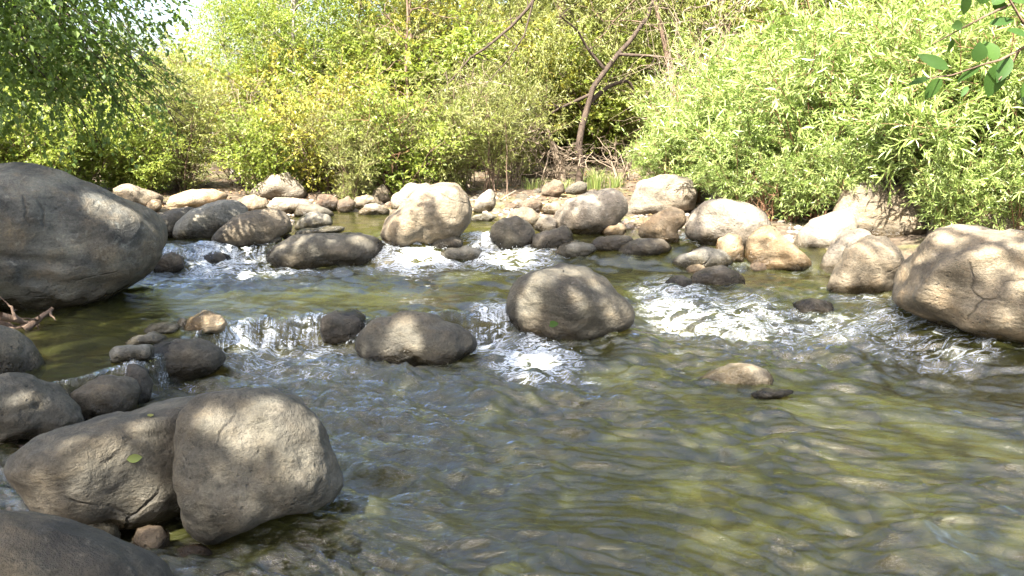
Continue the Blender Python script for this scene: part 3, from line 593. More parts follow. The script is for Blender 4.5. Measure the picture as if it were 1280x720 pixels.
# ------------------------------------------------------------------ plants
def unit(v): return v/(np.linalg.norm(v, axis=-1, keepdims=True)+1e-9)
GAPS = []      # (points, radii): gaps in the overhead crowns along the sun's rays
def leaves(b, P, D, Nn, L, W, tint, fold=.18):
    if GAPS:
        s3 = np.array(sdir); keep = np.ones(len(P), bool); M = P + GAPS[0] + unit(D)*L[:, None]*.5
        for g, rad in GAPS[1]:
            q = M-g; t = q@s3; keep &= ((q-t[:, None]*s3)**2).sum(1) > rad*rad
        P, D, Nn, L, W, tint = P[keep], D[keep], Nn[keep], L[keep], W[keep], tint[keep]
    D = unit(D); Nn = unit(Nn - (Nn*D).sum(1, keepdims=True)*D); Sd = np.cross(D, Nn)
    L, W = L[:, None], W[:, None]
    m = P + D*L*.45
    V = np.stack([P, m + Sd*W*.5 + Nn*W*fold, P + D*L - Nn*L*.06, m - Sd*W*.5 + Nn*W*fold], 1)
    n = len(P); F = np.arange(n*4).reshape(n, 4)
    b.add(V.reshape(-1, 3), F, np.repeat(tint, 4))
def twigs(b, r, O, D, ln, per, L, W, droop, tw=None, tbase=.5, tvar=.3, stem=.003, spread=.8):
    n = len(O); D = unit(D)
    t = (np.arange(per)+.6)/per
    P = O[:, None] + D[:, None]*(t[None, :, None]*ln[:, None, None]) ; P[..., 2] -= droop*.5*(t**2)[None]*ln[:, None]
    P = P.reshape(-1, 3); k = len(P)
    Dl = np.repeat(D, per, 0)*.7 + r.normal(size=(k, 3))*spread*.6; Dl[:, 2] -= droop*.6
    Nn = r.normal(size=(k, 3))*.55 + np.array([0, 0, 1.])
    s = r.uniform(.65, 1.2, k)
    tt = np.clip(np.repeat(tbase + r.normal(size=n)*tvar*.6, per) + r.normal(size=k)*tvar*.6, 0, 1)
    leaves(b, P, Dl, Nn, L*s, W*s*r.uniform(.8, 1.2, k), tt)
    if tw is not None:
        for i in range(0, n, 2):
            tw.tube([O[i], O[i]+D[i]*ln[i]*.5-[0, 0, droop*.12*ln[i]], O[i]+D[i]*ln[i]-[0, 0, droop*.5*ln[i]]], stem, stem*.4, 3)
def curve(r, a, b, n=7, wob=.12, sag=0.):
    a, b = np.asarray(a, float), np.asarray(b, float); t = np.linspace(0, 1, n)[:, None]
    ln = np.linalg.norm(b-a); o = np.cumsum(r.normal(size=(n, 3)), 0)*wob*ln/n; o -= o[0]; o = o - t*o[-1]
    P = a + (b-a)*t + o; P[:, 2] += sag*ln*(4*t*(1-t))[:, 0]
    return P
def lobed(r, lobes, nt, per, L, W, droop, tl, tint=.5, tvar=.3, tw=None, shell=.45, gap=.0, gs=1.1):
    C = np.array([c for c, _ in lobes]); Rr = np.array([q if np.ndim(q) else (q, q, q*.75) for _, q in lobes], float)
    k = r.choice(len(lobes), nt, p=(Rr.prod(1)**.75)/(Rr.prod(1)**.75).sum())
    u = unit(r.normal(size=(nt, 3))); u[:, 2] += .1
    rad = r.random(nt)**shell
    O = C[k] + u*Rr[k]*rad[:, None]
    keep = pn(O[:, 0]*gs, O[:, 1]*gs, O[:, 2]*gs, 77) > -.5 + gap
    O, u = O[keep], u[keep]
    b = MB(); D = u*.8 + r.normal(size=u.shape)*.5
    lt = tint + .25*pn(O[:, 0]*.9, O[:, 1]*.9, O[:, 2]*.9, 5)
    n = len(O); ln = tl*r.uniform(.6, 1.3, n)
    twigs(b, r, O, D, ln, per, L, W, droop, tw, lt.mean(), tvar)
    return b
def tree(kind, H, R, z0, seed, bark, nlobe=16, nt=1400, per=12, L=.055, W=.032, droop=.25, tl=.35, trunk=.10, lean=(0, 0), gap=0.1, tint=.5, lobes=None, lobr=(.32, .5), hang=False):
    """one tree at the origin: (trunk mesh with limbs, crown mesh)"""
    r = np.random.default_rng(seed); t = MB()
    top = np.array([lean[0], lean[1], H*.8]); tp = curve(r, (0, 0, -.1), top, 10, .10); t.tube(tp, trunk, trunk*.25, 8)
    if lobes is None:
        lobes = []
        for i in range(nlobe):
            f = (i+.5)/nlobe; z = z0 + (H-z0)*f; pr = math.sin(math.pi*min(1, .22+.78*f))**.6 if f > .1 else .75
            a = i*2.4 + r.uniform(-.5, .5); q = R*pr*r.uniform(.35, .85)
            cx = np.interp(z, tp[:, 2], tp[:, 0]); cyy = np.interp(z, tp[:, 2], tp[:, 1])
            rr = R*r.uniform(*lobr)
            lobes.append(((cx+math.cos(a)*q, cyy+math.sin(a)*q, z), (rr, rr, rr*.7)))
    for c, q in lobes:
        zb = max(.3, min(H*.75, c[2]-.5*math.hypot(c[0], c[1]))); zb = H*.72 if hang else zb; i = np.argmin(np.abs(tp[:, 2]-zb))
        p = curve(r, tp[i], c, 7, .25, .05); t.tube(p, trunk*.35, trunk*.06, 5)
        for e in range(5):
            qq = np.array(c) + unit(r.normal(size=3))*np.broadcast_to(q, 3)*.9; t.tube(curve(r, p[4], qq, 5, .3), trunk*.10, .003, 3)
    cb = lobed(r, lobes, nt, per, L, W, droop, tl, tint, .3, None, .45, gap)
    return t.mesh(kind+'_trunk'), cb.mesh(kind+'_crown', smooth=False)
def shrub(kind, H, R, seed, nst=14, per_stem=34, per=12, L=.12, W=.018, droop=.2, tl=.3, stem=.012, tint=.5, low=.15, up=.5, gap_=.22):
    r = np.random.default_rng(seed); t = MB(); O, D = [], []
    for i in range(nst):
        a = r.uniform(0, 6.28); q = R*math.sqrt(r.random()); h = H*(r.uniform(.65, 1.05) - .3*(q/R)**2)
        p = curve(r, (r.normal()*.08, r.normal()*.08, -.05), (math.cos(a)*q, math.sin(a)*q, h), 9, .12, .10); t.tube(p, stem, .003, 5)
        for j in range(per_stem):
            f = r.uniform(low, 1.0)**.8; k = f*8; k0 = int(min(7, k)); pt = p[k0] + (p[k0+1]-p[k0])*(k-k0)
            d = unit(r.normal(size=3)*np.array([1, 1, .6])) + np.array([math.cos(a), math.sin(a), 0])*.3*q/R + np.array([0, 0, up])
            O.append(pt + d*r.uniform(0, .12)); D.append(d)
    O, D = np.array(O), np.array(D); b = MB()
    k = pn(O[:, 0]*1.9+seed, O[:, 1]*1.9, O[:, 2]*1.9, 3) > -gap_; O, D = O[k], D[k]
    twigs(b, r, O, D, tl*r.uniform(.6, 1.3, len(O)), per, L, W, droop, t, tint, .32, .0035)
    return t.mesh(kind+'_stems'), b.mesh(kind+'_foliage', smooth=False)
def plant(name, label, cat, meshes, mats, loc, rz=0, sc=1., group=None, parts=('trunk', 'crown')):
    o = empty(name, loc, rz); o.scale = (sc, sc, sc); tag(o, label, cat, group)
    for me, m, p in zip(meshes, mats, parts): link(p, me, m, o)
    return o
def foot(px, y): # a point on the ground at heading px and distance y
    x = (px-640)/FPX*(y*CP + .2); return (x, y, float(ground(np.array([x]), np.array([y]))[0]))

# --- willow thickets on the right bank
wil = [shrub('willow', 2.2, 1.1, 100+k, 26, 40, 13, .125, .021, .25, .34, low=.08) for k in range(3)]
WL = ['leftmost pale willow shrub of the right bank thicket, over the hollowed boulder', 'willow shrub with stems among the shadow-patterned boulder', 'tall bright willow shrub above the pinkish flat boulder', 'willow shrub with dark bare stems beside the tall pinkish boulder',
      'bright willow shrub behind the grey-tan round boulder', 'dense willow shrub above the largest right boulder', 'narrow-leaved willow at the right edge of the picture', 'willow shrub behind the leftmost one, beside the grey tree trunk', 'back row willow under the olive trees, over the tall pinkish boulder', 'back row willow nearest the right edge', 'low willow clump hanging over the weathered boulder', 'low willow clump between the shadow-patterned and the cone-shaped boulders', 'low willow clump on top of the shaded brown boulder', 'low willow clump right of the hollow in the large tan boulder', 'low willow clump behind the crown of the largest right boulder', 'low willow clump hanging over the tall pinkish boulder']
for k, (px, y, s) in enumerate([(868,10.2,.72),(945,9.2,.85),(1015,8.7,.95),(1085,8.6,1.0),(1150,7.9,.95),(1215,7.5,1.0),(1300,7.2,1.0),(900,11.4,.95),(1050,10.4,1.2),(1200,9.6,1.2),(925,8.75,.42),(985,8.45,.42),(1180,7.0,.40),(842,9.9,.5),(1262,6.85,.40),(1080,8.0,.5)]):
    plant('willow_shrub', WL[k], 'shrub', wil[k % 3], (BM['red'], LM['willow']), foot(px, y), k*1.3, s, 'willow shrubs on the right bank', ('stem', 'foliage'))
# --- low broadleaf shrubs along the far bank
bls = [shrub('alder', 1.7, 1.15, 200, 30, 50, 11, .056, .034, .1, .26, .01, .55, .0, .3), shrub('pale', 1.9, 1.0, 201, 26, 52, 12, .075, .017, .2, .32, .009, .5, .0, .5), shrub('golden', 1.6, 1.2, 202, 24, 44, 11, .05, .03, .15, .3, .01, .5, .0, .25)]
BLM = ('alder', 'fine', 'gold')
BL = ['yellow-green shrub peeping over the top of the huge left boulder', 'bright low shrub behind the flat pinkish boulder', 'shrub right behind the long golden boulder', 'leafy shrub over the large white boulder', 'dense shrub above the brown round shore stone', 'shrub overhanging the pink upright shore stone',
      'bright shrub behind the white flat shore stone', 'shrub rising behind the egg-shaped boulder', 'shaded low shrub under the hanging dark branches at the left edge', 'low shrub between the bare twigs and the leaning tree', 'low shrub filling the bank left of the flat pinkish boulder', 'small shrub between the flat pinkish and the long golden boulders']
for k, (px, y, s) in enumerate([(60,10.4,.75),(150,11.1,.8),(225,11.4,1.0),(345,11.4,.8),(400,11.7,1.15),(445,10.9,.7),(500,11.2,.95),(556,11.6,.9),(-20,10.2,.9),(640,13.0,1.),(105,10.7,.62),(190,11.0,.6)]):
    plant('broadleaf_shrub', BL[k], 'shrub', bls[(0, 0, 1, 0, 2, 1, 0, 1, 0, 1, 0, 0)[k]], (BM['brown'], LM[BLM[(0, 0, 1, 0, 2, 1, 0, 1, 0, 1, 0, 0)[k]]]), foot(px, y), k*1.7, s, 'broadleaf shrubs along the far bank', ('stem', 'foliage'))
sap = shrub('sapling', 1.45, .5, 240, 14, 30, 12, .085, .014, .1, .26, .009, .45, .25, .7)
plant('willow_sapling', 'upright fine-leaved sapling with bare stems at its foot behind the upright pale stone', 'sapling', sap, (BM['brown'], LM['fine']), foot(615, 11.6), 0, 1., None, ('stem', 'foliage'))
# --- trees of the wood behind
T = {'alder': [tree('alder', 5.2, 1.7, .6, 300+k, 'brown', 18, 1900, 13, .06, .036, .25, .36, .08) for k in range(2)],
     'gold': [tree('gold', 5.6, 1.6, 1.2, 320, 'brown', 17, 1700, 12, .06, .036, .3, .34, .08)],
     'olive': [tree('olive', 9.5, 2.5, .9, 340+k, 'grey', 28, 4600, 13, .075, .034, .25, .45, .14, gap=.0) for k in range(2)],
     'fine': [tree('fine', 8.5, 2.2, .8, 360+k, 'brown', 26, 4600, 14, .085, .018, .5, .5, .12, gap=.0) for k in range(2)]}
TL = [('alder', 0, -80, 13.5, 1., 'yellow-green tree beyond the left edge of the far bank'), ('alder', 1, 50, 14.5, .75, 'short yellow-green tree seen through the dark hanging branches'), ('alder', 0, 165, 15.5, .42, 'low tree under the gap of open sky'),
      ('olive', 0, 340, 16, .52, 'olive tree just right of the gap of open sky'), ('alder', 1, 292, 13.6, .55, 'yellow-green tree above the long golden boulder'), ('alder', 0, 380, 14, .72, 'full yellow-green tree above the cream slab'),
      ('gold', 0, 520, 14.3, .72, 'tree with golden leaves above the egg-shaped boulder'), ('alder', 1, 455, 15, .74, 'yellow-green tree left of the golden one'), ('fine', 0, 655, 16, .95, 'airy pale tree above the upright sapling'),
      ('fine', 1, 705, 15.2, 1., 'airy pale tree above the small dark brown stone'), ('fine', 0, 800, 16.5, 1., 'airy pale tree behind the leaning trunk'), ('olive', 1, 915, 16, .95, 'olive tree behind the tangle of bare branches'),
      ('olive', 0, 1030, 15, .95, 'olive tree above the willow thicket, left of the broad-leaved branch'), ('olive', 1, 1160, 14.5, 1., 'olive tree behind the broad-leaved branch'), ('olive', 0, 1300, 13.5, 1., 'olive tree at the top right corner')]
PROTO = {}
MATS = {'alder': ('grey', 'alder'), 'gold': ('brown', 'gold'), 'olive': ('grey', 'olive'), 'fine': ('brown', 'fine')}
for k, (kd, v, px, y, s, lab) in enumerate(TL):
    if (kd, v) not in PROTO:
        o = PROTO[kd, v] = plant({'alder': 'alder_tree', 'gold': 'golden_tree', 'olive': 'olive_tree', 'fine': 'pale_tree'}[kd], lab, 'tree', T[kd][v], (BM[MATS[kd][0]], LM[MATS[kd][1]]), foot(px, y), k*1.1, s, 'trees along the far bank')
    else:
        o = dup(PROTO[kd, v], foot(px, y), k*1.1, s); o['label'] = lab
for k, (px, y, s) in enumerate([(40,19,.55),(-160,18,.8),(350,20,.62),(420,20,.8),(500,21,.85),(650,22,1.2),(720,21,1.25),(770,22,1.25),(850,21,1.2),(940,22,1.25),(1040,21,1.2),(1140,20,1.2),(1240,20,1.2),(1350,19,1.2),(-60,24,.7)]):
    kd = ('olive', 'alder', 'fine')[k % 3] if px > 480 else 'alder'
    v = k % 2; o = dup(PROTO[kd, v], foot(px, y), k*2.1, s*(2.0 if kd == 'alder' else 1.35) if px > 560 else s*1.1)
    o['label'] = 'tree deep in the wood, mostly hidden by the trees along the far bank'; o['group'] = 'trees deep in the wood'

for k, (px, y, s) in enumerate([(20,14,1.2),(120,15,1.3),(230,15,1.3),(310,14,1.4),(410,14.5,1.6),(500,15,1.7),(580,14.6,1.6),(660,15.2,1.6),(740,15,1.5),(800,14.6,1.5),(860,15,1.6),(700,17.5,2.),(620,18,2.),(790,18,2.1),(540,18,2.),(900,17,2.1),(1000,15,1.8),(1110,14,1.8),(1220,13,1.8)]):
    o = dup(bpy.data.objects['broadleaf_shrub' + ('', '.002', '', '.004')[k % 4]], foot(px, y), k*2.3, s); o['label'] = 'tall shrub of the undergrowth, mostly hidden behind the plants along the bank'; o['group'] = 'undergrowth shrubs in the wood'
# --- trunks and bare wood in the middle
def pxpath(lst, y): return [at_y(a, b, y+c) for a, b, c in lst]
def bare(name, label, base, seed, n, H, R, r0, mat, cat='dead shrub', sub=6, up=.4, group=None):
    r = np.random.default_rng(seed); root = empty(name, base); tag(root, label, cat, group)
    for i in range(n):
        st = MB(); a = r.uniform(0, 6.28); q = R*r.uniform(.2, 1); p = curve(r, (r.normal()*.06, r.normal()*.06, -.05), (math.cos(a)*q, math.sin(a)*q, H*r.uniform(.4, 1)), 9, .3, .12); st.tube(p, r0, r0*.3, 4)
        for j in range(sub):
            k = r.integers(2, 9); d = unit(r.normal(size=3)+np.array([0, 0, up-.3])); st.tube(curve(r, p[k], p[k]+d*H*r.uniform(.15, .4), 5, .35), r0*.4, r0*.12, 3)
        link('stem', st.mesh('stem'), BM[mat], root)
    return root
def leaning():
    Y = 12.6; base = foot(722, Y); root = empty('leaning_tree', base); tag(root, 'leaning dark brown tree with a kinked trunk on the far bank', 'tree')
    r = np.random.default_rng(9); b = MB(); bs = np.array(base)
    P = np.array(pxpath([(730,222,0),(727,205,0),(723,185,0),(727,160,.1),(735,132,.2),(742,108,.2),(757,88,.3),(772,68,.4),(787,52,.5),(810,20,.7),(830,-40,.9)], Y)); P[0] = bs-[0, 0, .1]
    Q = np.array([np.interp(np.linspace(0, 10, 40), np.arange(11), P[:, i]) for i in range(3)]).T; b.tube(Q-bs, .058, .03, 9)
    link('trunk', b.mesh('trunk'), BM['umber'], root)
    for path, r0 in (([(738,118,.2),(700,135,.1),(675,150,0)], .03), ([(757,88,.3),(735,62,.2),(722,38,.1),(700,20,.0)], .028), ([(735,130,.2),(760,108,.5),(785,100,.7),(800,125,.8),(806,155,.8)], .04), ([(772,68,.4),(820,70,.2),(850,75,.1)], .03)):
        lb = MB(); W = np.array(pxpath(path, Y))-bs; lb.tube(np.array([np.interp(np.linspace(0, len(W)-1, 14), np.arange(len(W)), W[:, i]) for i in range(3)]).T, r0, r0*.3, 6)
        for j in range(10):
            q = W[r.integers(1, len(W))]; lb.tube(curve(r, q, q+unit(r.normal(size=3))*r.uniform(.2, .6), 5, .3), .008, .002, 3)
        link('limb', lb.mesh('limb'), BM['umber'], root)
    lob = [((P[i][0]-bs[0]+dx, P[i][1]-bs[1], P[i][2]-bs[2]+dz), (.7, .6, .5)) for i, dx, dz in ((8, -.9, .3), (9, -.3, .5), (10, 0, .4), (10, -1.2, .6), (7, -1.5, .5), (9, .9, .3))]
    link('crown', lobed(r, lob, 500, 12, .08, .018, .5, .4).mesh('crown', smooth=False), LM['fine'], root)
leaning()
def trunk_only(name, label, path, Y, r0, r1, mat, seed, nb=8):
    base = foot(path[0][0], Y); bs = np.array(base); root = empty(name, base); tag(root, label, 'tree'); r = np.random.default_rng(seed)
    W = np.array(pxpath(path, Y))-bs; W[0] = (0, 0, -.1); b = MB(); Q = np.array([np.interp(np.linspace(0, len(W)-1, 24), np.arange(len(W)), W[:, i]) for i in range(3)]).T; b.tube(Q, r0, r1, 8); link('trunk', b.mesh('trunk'), BM[mat], root)
    for j in range(nb):
        c = MB(); k = r.integers(6, 23); e = Q[k] + unit(r.normal(size=3)*np.array([1, .7, .8]))*r.uniform(.6, 1.4); p = curve(r, Q[k], e, 8, .4); c.tube(p, r1*.5, .006, 5)
        for q in range(7): m = r.integers(3, 8); c.tube(curve(r, p[m], p[m]+unit(r.normal(size=3))*r.uniform(.2, .6), 5, .4), .007, .002, 3)
        link('branch', c.mesh('branch'), BM[mat], root)
    return root
trunk_only('bare_tree', 'slim bare tree trunk slanting behind the leftmost willow', [(862,215,0),(856,180,0),(848,140,.1),(840,105,.1),(832,60,.2),(820,10,.2),(812,-60,.3)], 13.2, .055, .03, 'brown', 21, 10)
trunk_only('bare_tree', 'thick grey dead trunk with a tangle of bare twigs above the willows', [(900,200,0),(903,140,0),(905,90,0),(907,50,.1),(903,10,.1),(895,-60,.2)], 13.8, .13, .06, 'dead', 22, 16)
trunk_only('bare_tree', 'thin bare trunk standing left of the golden tree', [(520,215,0),(512,150,0),(507,80,.1),(510,20,.1),(505,-60,.2)], 13.4, .03, .015, 'brown', 23, 8)
trunk_only('bare_tree', 'short dead stump-like trunk left of the leaning tree', [(703,228,0),(700,205,.1),(690,180,.1),(683,160,.1)], 12.8, .09, .03, 'dead', 24, 8)
for k, (px, y, n, H, R, mat, lab) in enumerate([(690,12.9,18,.7,.9,'dead','tangle of dry brush around the foot of the leaning tree'), (640,12.4,12,.6,.7,'dead','pale dry brush behind the small dark brown stone'), (780,12.6,16,.7,.8,'dead','dry brush between the leaning tree and the hollowed boulder'),
        (485,12.0,16,1.3,.6,'red','bare reddish twigs hanging through the shrub behind the egg-shaped boulder'), (560,12.2,18,.8,.7,'dead','straw-coloured fallen twigs behind the egg-shaped boulder'), (1104,7.7,20,1.15,.28,'dark','cluster of dark upright stems in front of the tall pinkish boulder'),
        (955,8.55,14,.6,.35,'red','reddish bare stems sprouting by the shadow-patterned boulder'), (400,11.9,14,1.5,.8,'dead','pale dead stems over the cream slab'), (300,12.0,14,1.7,.8,'dead','thin grey dead stems above the long golden boulder'), (478,11.2,18,1.2,.7,'red','reddish dry twigs in front of the shrubs above the white flat shore stone'), (585,12.,14,2.0,.7,'dead','tall straw-coloured dead stems left of the upright sapling'), (862,10.9,26,2.7,1.0,'dead','pale tangle of dead twigs over the leftmost willow')]):
    bare('dead_shrub', lab, foot(px, y), 50+k, n, H, R, .009, mat)
# the two drooping bare boughs at the top, from a fallen stick, logs on the bank
def bough(name, label, path, Y, r0, mat, cat, seed, side=8, sl=.3):
    r = np.random.default_rng(seed); W = np.array(pxpath(path, Y)); bs = W[0].copy(); root = empty(name, bs); tag(root, label, cat)
    Q = np.array([np.interp(np.linspace(0, len(W)-1, 16), np.arange(len(W)), W[:, i]) for i in range(3)]).T - bs
    b = MB(); b.tube(Q, r0, r0*.3, 6); link('stem', b.mesh('stem'), BM[mat], root)
    for j in range(side):
        c = MB(); k = r.integers(3, 16); c.tube(curve(r, Q[k], Q[k]+unit(r.normal(size=3))*sl*r.uniform(.4, 1), 5, .3), r0*.35, .002, 3)
        link('twig', c.mesh('twig'), BM[mat], root)
    return root
bough('fallen_branch', 'pale forked stick lying from the sapling to the water', [(604,268,0),(618,256,.1),(632,246,.2),(645,238,.3)], 10.8, .022, 'dead', 'branch', 61, 4, .2)
bough('fallen_branch', 'straight weathered log slanting down the bank behind the egg-shaped boulder', [(604,246,0),(585,232,.1),(568,219,.2),(553,207,.3)], 11.9, .045, 'dead', 'log', 62, 4)

bough('bare_branch', 'dark bare bough slanting down across the golden tree from above', [(700,-60,.2),(665,5,.1),(640,32,.1),(610,58,0),(588,72,0),(560,105,0),(520,150,.1)], 11.9, .03, 'umber', 'branch', 63, 12, .5)
bough('bare_branch', 'thin drooping bare bough right of the slanting dark one', [(672,-20,.1),(662,20,.1),(655,45,0),(635,75,0),(612,100,0),(600,118,0)], 11.7, .016, 'umber', 'branch', 64, 8, .3)
bough('bare_branch', 'greyish dead bough level across the shrubs above the egg-shaped boulder', [(560,112,0),(590,104,0),(615,102,.1),(640,108,.2)], 11.8, .014, 'dead', 'branch', 65, 8, .4)
# --- left tree: dark branches hanging into the picture
def left_tree():
    base = (-6.2, 6.6, float(ground(np.array([-6.2]), np.array([6.6]))[0])); bs = np.array(base); r = np.random.default_rng(5)
    lob = []
    for px, py, y, rr in ((-40,60,6.6,.75),(40,40,6.6,.7),(110,50,6.8,.62),(60,100,6.4,.5),(150,100,6.9,.45),(-50,95,6.4,.45),(150,20,7.0,.4),(110,125,6.8,.3),(205,120,7.1,.3),(40,150,6.5,.26),(175,150,7.0,.18),(225,160,7.2,.15),(10,0,6.4,.8),(100,-40,6.6,.8),(130,-30,7.,.6),(-120,80,6.2,.9),(-120,-40,6.2,1.),(0,-120,6,1.),(120,180,6.8,.10),(190,75,7.3,.2)):
        lob.append((at_y(px, py, y)-bs, (rr, rr*1.1, rr*.7)))
    lob.append(((-.6, -.4, 4.6), 1.1))
    tr, cr = tree('overhanging', 6.2, 2, 1, 5, 'dark', lobes=lob, nt=2100, per=12, L=.05, W=.034, droop=.9, tl=.3, trunk=.07, gap=.16, hang=True)
    plant('overhanging_tree', 'dark-leaved tree whose shaded branches hang in from the top left', 'tree', (tr, cr), (BM['dark'], LM['dark']), base)
left_tree()
# --- near branch with broad leaves at the top right, on its own tree on the near right bank
def near_branch():
    base = (4.3, 1.2, float(ground(np.array([4.3]), np.array([1.2]))[0])); bs = np.array(base); r = np.random.default_rng(8)
    root = empty('broadleaf_tree', base); tag(root, 'near tree whose broad-leaved branch hangs in at the top right corner', 'tree')
    Y = 1.75; t = MB(); t.tube(curve(r, (0, 0, -.2), (-.3, .3, 4.2), 10, .05), .12, .05, 9); link('trunk', t.mesh('trunk'), BM['dark'], root)
    br = MB(); A = at_y(1330, 40, Y); B = at_y(1295, 48, Y)
    main = np.array([(-.2, .2, 2.6)+bs, (bs+A)/2+[-.3, .2, 1.1], A, B])
    br.tube(np.array([np.interp(np.linspace(0, 3, 20), np.arange(4), main[:, i]) for i in range(3)]).T-bs, .03, .006, 6)
    paths = [[(1295,48),(1274,63),(1250,75),(1228,81),(1190,94),(1158,98)], [(1300,-10),(1270,2),(1236,18),(1205,34),(1166,55)], [(1295,48),(1280,30),(1262,0),(1250,-20)], [(1274,63),(1262,85),(1248,100)], [(1330,40),(1310,80),(1290,110)], [(1330,40),(1315,0),(1300,-10)]]
    for p in paths:
        W = np.array([at_y(a, b_, Y + .03*math.sin(i*2.1)) for i, (a, b_) in enumerate(p)]); br.tube(W-bs, .0035, .0013, 5)
    link('branch', br.mesh('branch'), BM['brown'], root)
    lv = MB()
    for (x0, y0, x1, y1, wd) in [(1186,86,1148,67,17),(1163,97,1136,104,9),(1178,98,1154,124,19),(1228,81,1194,102,12),(1190,48,1186,67,12),(1203,30,1190,34,14),(1205,18,1210,-14,16),(1236,30,1270,23,13),(1222,78,1226,52,22),(1246,76,1232,50,22),(1250,78,1236,122,27),(1262,70,1248,102,20),(1259,38,1295,45,16),(1240,6,1262,-12,20),(1225,5,1235,-14,18),
                                (1252,0,1248,16,18),(1262,84,1262,100,12),(1210,108,1202,120,8),(1275,110,1284,130,20),(1280,20,1300,10,20),(1290,100,1277,122,16),(1285,60,1310,75,20),(1265,2,1285,-10,22)]:
        a = at_y(x0, y0, Y); b_ = at_y(x1, y1, Y + r.uniform(-.03, .03)); d = b_-a; L = np.linalg.norm(d); d /= L; W = wd*.8/FPX*Y
        nrm = np.array([r.normal()*.3, -1, .5+r.normal()*.3]); nrm -= nrm@d*d; nrm /= np.linalg.norm(nrm); s = np.cross(d, nrm)
        ts = np.linspace(0, 1, 9); pr = np.sin(math.pi*ts**.85)**.8; cen = a + d*ts[:, None]*L - nrm*(ts**2)[:, None]*L*.12
        V = np.stack([cen - s*(pr*W*.55)[:, None] + nrm*(pr*W*.13)[:, None], cen, cen + s*(pr*W*.55)[:, None] + nrm*(pr*W*.13)[:, None]], 1).reshape(-1, 3)-bs
        F = [[i*3+j, i*3+j+1, i*3+j+4, i*3+j+3] for i in range(8) for j in (0, 1)]; lv.add(V, F, r.uniform(.2, .8))
    link('leaves', lv.mesh('leaves'), LM['near'], root)
    lob = [((.3, -.2, 4.2), 1.0), ((-.6, .4, 3.9), .8), ((.8, .8, 3.6), .9), ((-.2, -1, 3.9), .9), ((.2, .2, 5), 1.)]
    link('crown', lobed(r, lob, 420, 10, .075, .045, .3, .35).mesh('crown', smooth=False), LM['canopy'], root)
near_branch()

# --- riverside trees overhead, out of frame: their crowns throw the dappled shade
BVH = None
def scene_hit(px, py):
    global BVH
    if BVH is None: BVH = [BVHTree.FromPolygons([tuple(p) for p in W], [tuple(int(i) for i in f) for f in F]) for (_, W, F) in ROCKS.values()]
    d = Vector(ray(px, py)).normalized(); best = Vector(hit(px, py)); bd = (best-Vector(CAM)).length
    for t in BVH:
        h = t.ray_cast(Vector(CAM), d)
        if h[0] is not None and h[3] < bd: best, bd = h[0], h[3]
    return np.array(best)
SPOTS = [(152,602,.12),(166,634,.13),(203,526,.12),(118,562,.09),(300,542,.09),(372,536,.13),(394,572,.12),(385,592,.09),(262,522,.06),(340,515,.06),(30,505,.10),(505,408,.10),(490,432,.09),(520,430,.06),(555,400,.04),
    (685,340,.17),(720,338,.16),(745,352,.09),(660,384,.12),(775,390,.08),(722,374,.07),(1180,350,.10),(1200,330,.12),(1235,318,.12),(1270,318,.14),(1285,350,.10),(1150,330,.10),(1200,290,.2),(1240,292,.2),(1120,375,.08),(1260,385,.08),
    (1075,325,.11),(1090,345,.07),(1060,345,.06),(545,238,.12),(562,265,.12),(578,252,.09),(510,290,.12),(525,265,.06),(300,285,.14),(325,262,.1),(280,295,.08),(238,285,.05),(375,302,.08),(450,300,.10),(400,325,.06),(258,402,.10),(280,398,.06),
    (900,545,.15),(940,560,.12),(1150,520,.25),(1185,530,.2),(1120,512,.2),(1250,560,.2),(1000,510,.18),(1050,500,.2),(1090,590,.14),(1060,605,.1),(860,610,.1),(1180,660,.12),(760,470,.2),(300,375,.45),(400,368,.4),(480,372,.4),(580,350,.35),(230,365,.2),(920,455,.2),(70,460,.04),(95,455,.05),
    (840,400,.4),(958,305,.3),(912,305,.25),(985,322,.25),(905,275,.3),(930,265,.2),(930,405,.45),(1030,410,.35),(670,455,.15),(330,345,.3),(530,325,.3),(640,325,.3),(350,440,.08)]
def overhead():
    r = np.random.default_rng(12)
    S3 = np.array(sdir); gl = [(scene_hit(a, b_), q*.6+.025) for a, b_, q in SPOTS]
    def up(x, y, h): return np.array([x, y, 0]) + S3*(h/S3[2])
    sets = [('big_riverside_tree', 'tall riverside tree behind the viewer, shading the near left bank', (-6.6, -3.4), [], 7.5, 8000), ('big_riverside_tree', 'tall riverside tree behind the viewer, shading the stream', (3.4, -4.6), [], 8, 3500)]
    for i in range(60):                                              # shade wanted on the ground at x, y
        x, y = r.uniform(-5.2, .4), r.uniform(1.0, 7.2); sets[0][3].append((up(x, y, r.uniform(5.2, 8.2)), r.uniform(.55, .9)))
    for i in range(44):
        x = r.uniform(.0, 4.6); y = r.uniform(1.0, 8.6 if x < 2.6 else 6.2); sets[1][3].append((up(x, y, r.uniform(5.6, 8.6)), r.uniform(.45, .8)))
    for k, (nm, lab, (bx, by), lob, H, nt_) in enumerate(sets):
        base = np.array([bx, by, float(ground(np.array([bx]), np.array([by]))[0])])
        GAPS[:] = [base, gl]
        tr, cr = tree('riverside', H, 2, 2, 70+k, 'brown', lobes=[(c-base, (q, q, q*.6)) for c, q in lob], nt=nt_, per=12, L=.10, W=.06, droop=.3, tl=.4, trunk=.2, gap=.02)
        GAPS.clear()
        plant(nm, lab, 'tree', (tr, cr), (BM['brown'], LM['canopy']), tuple(base))
overhead()

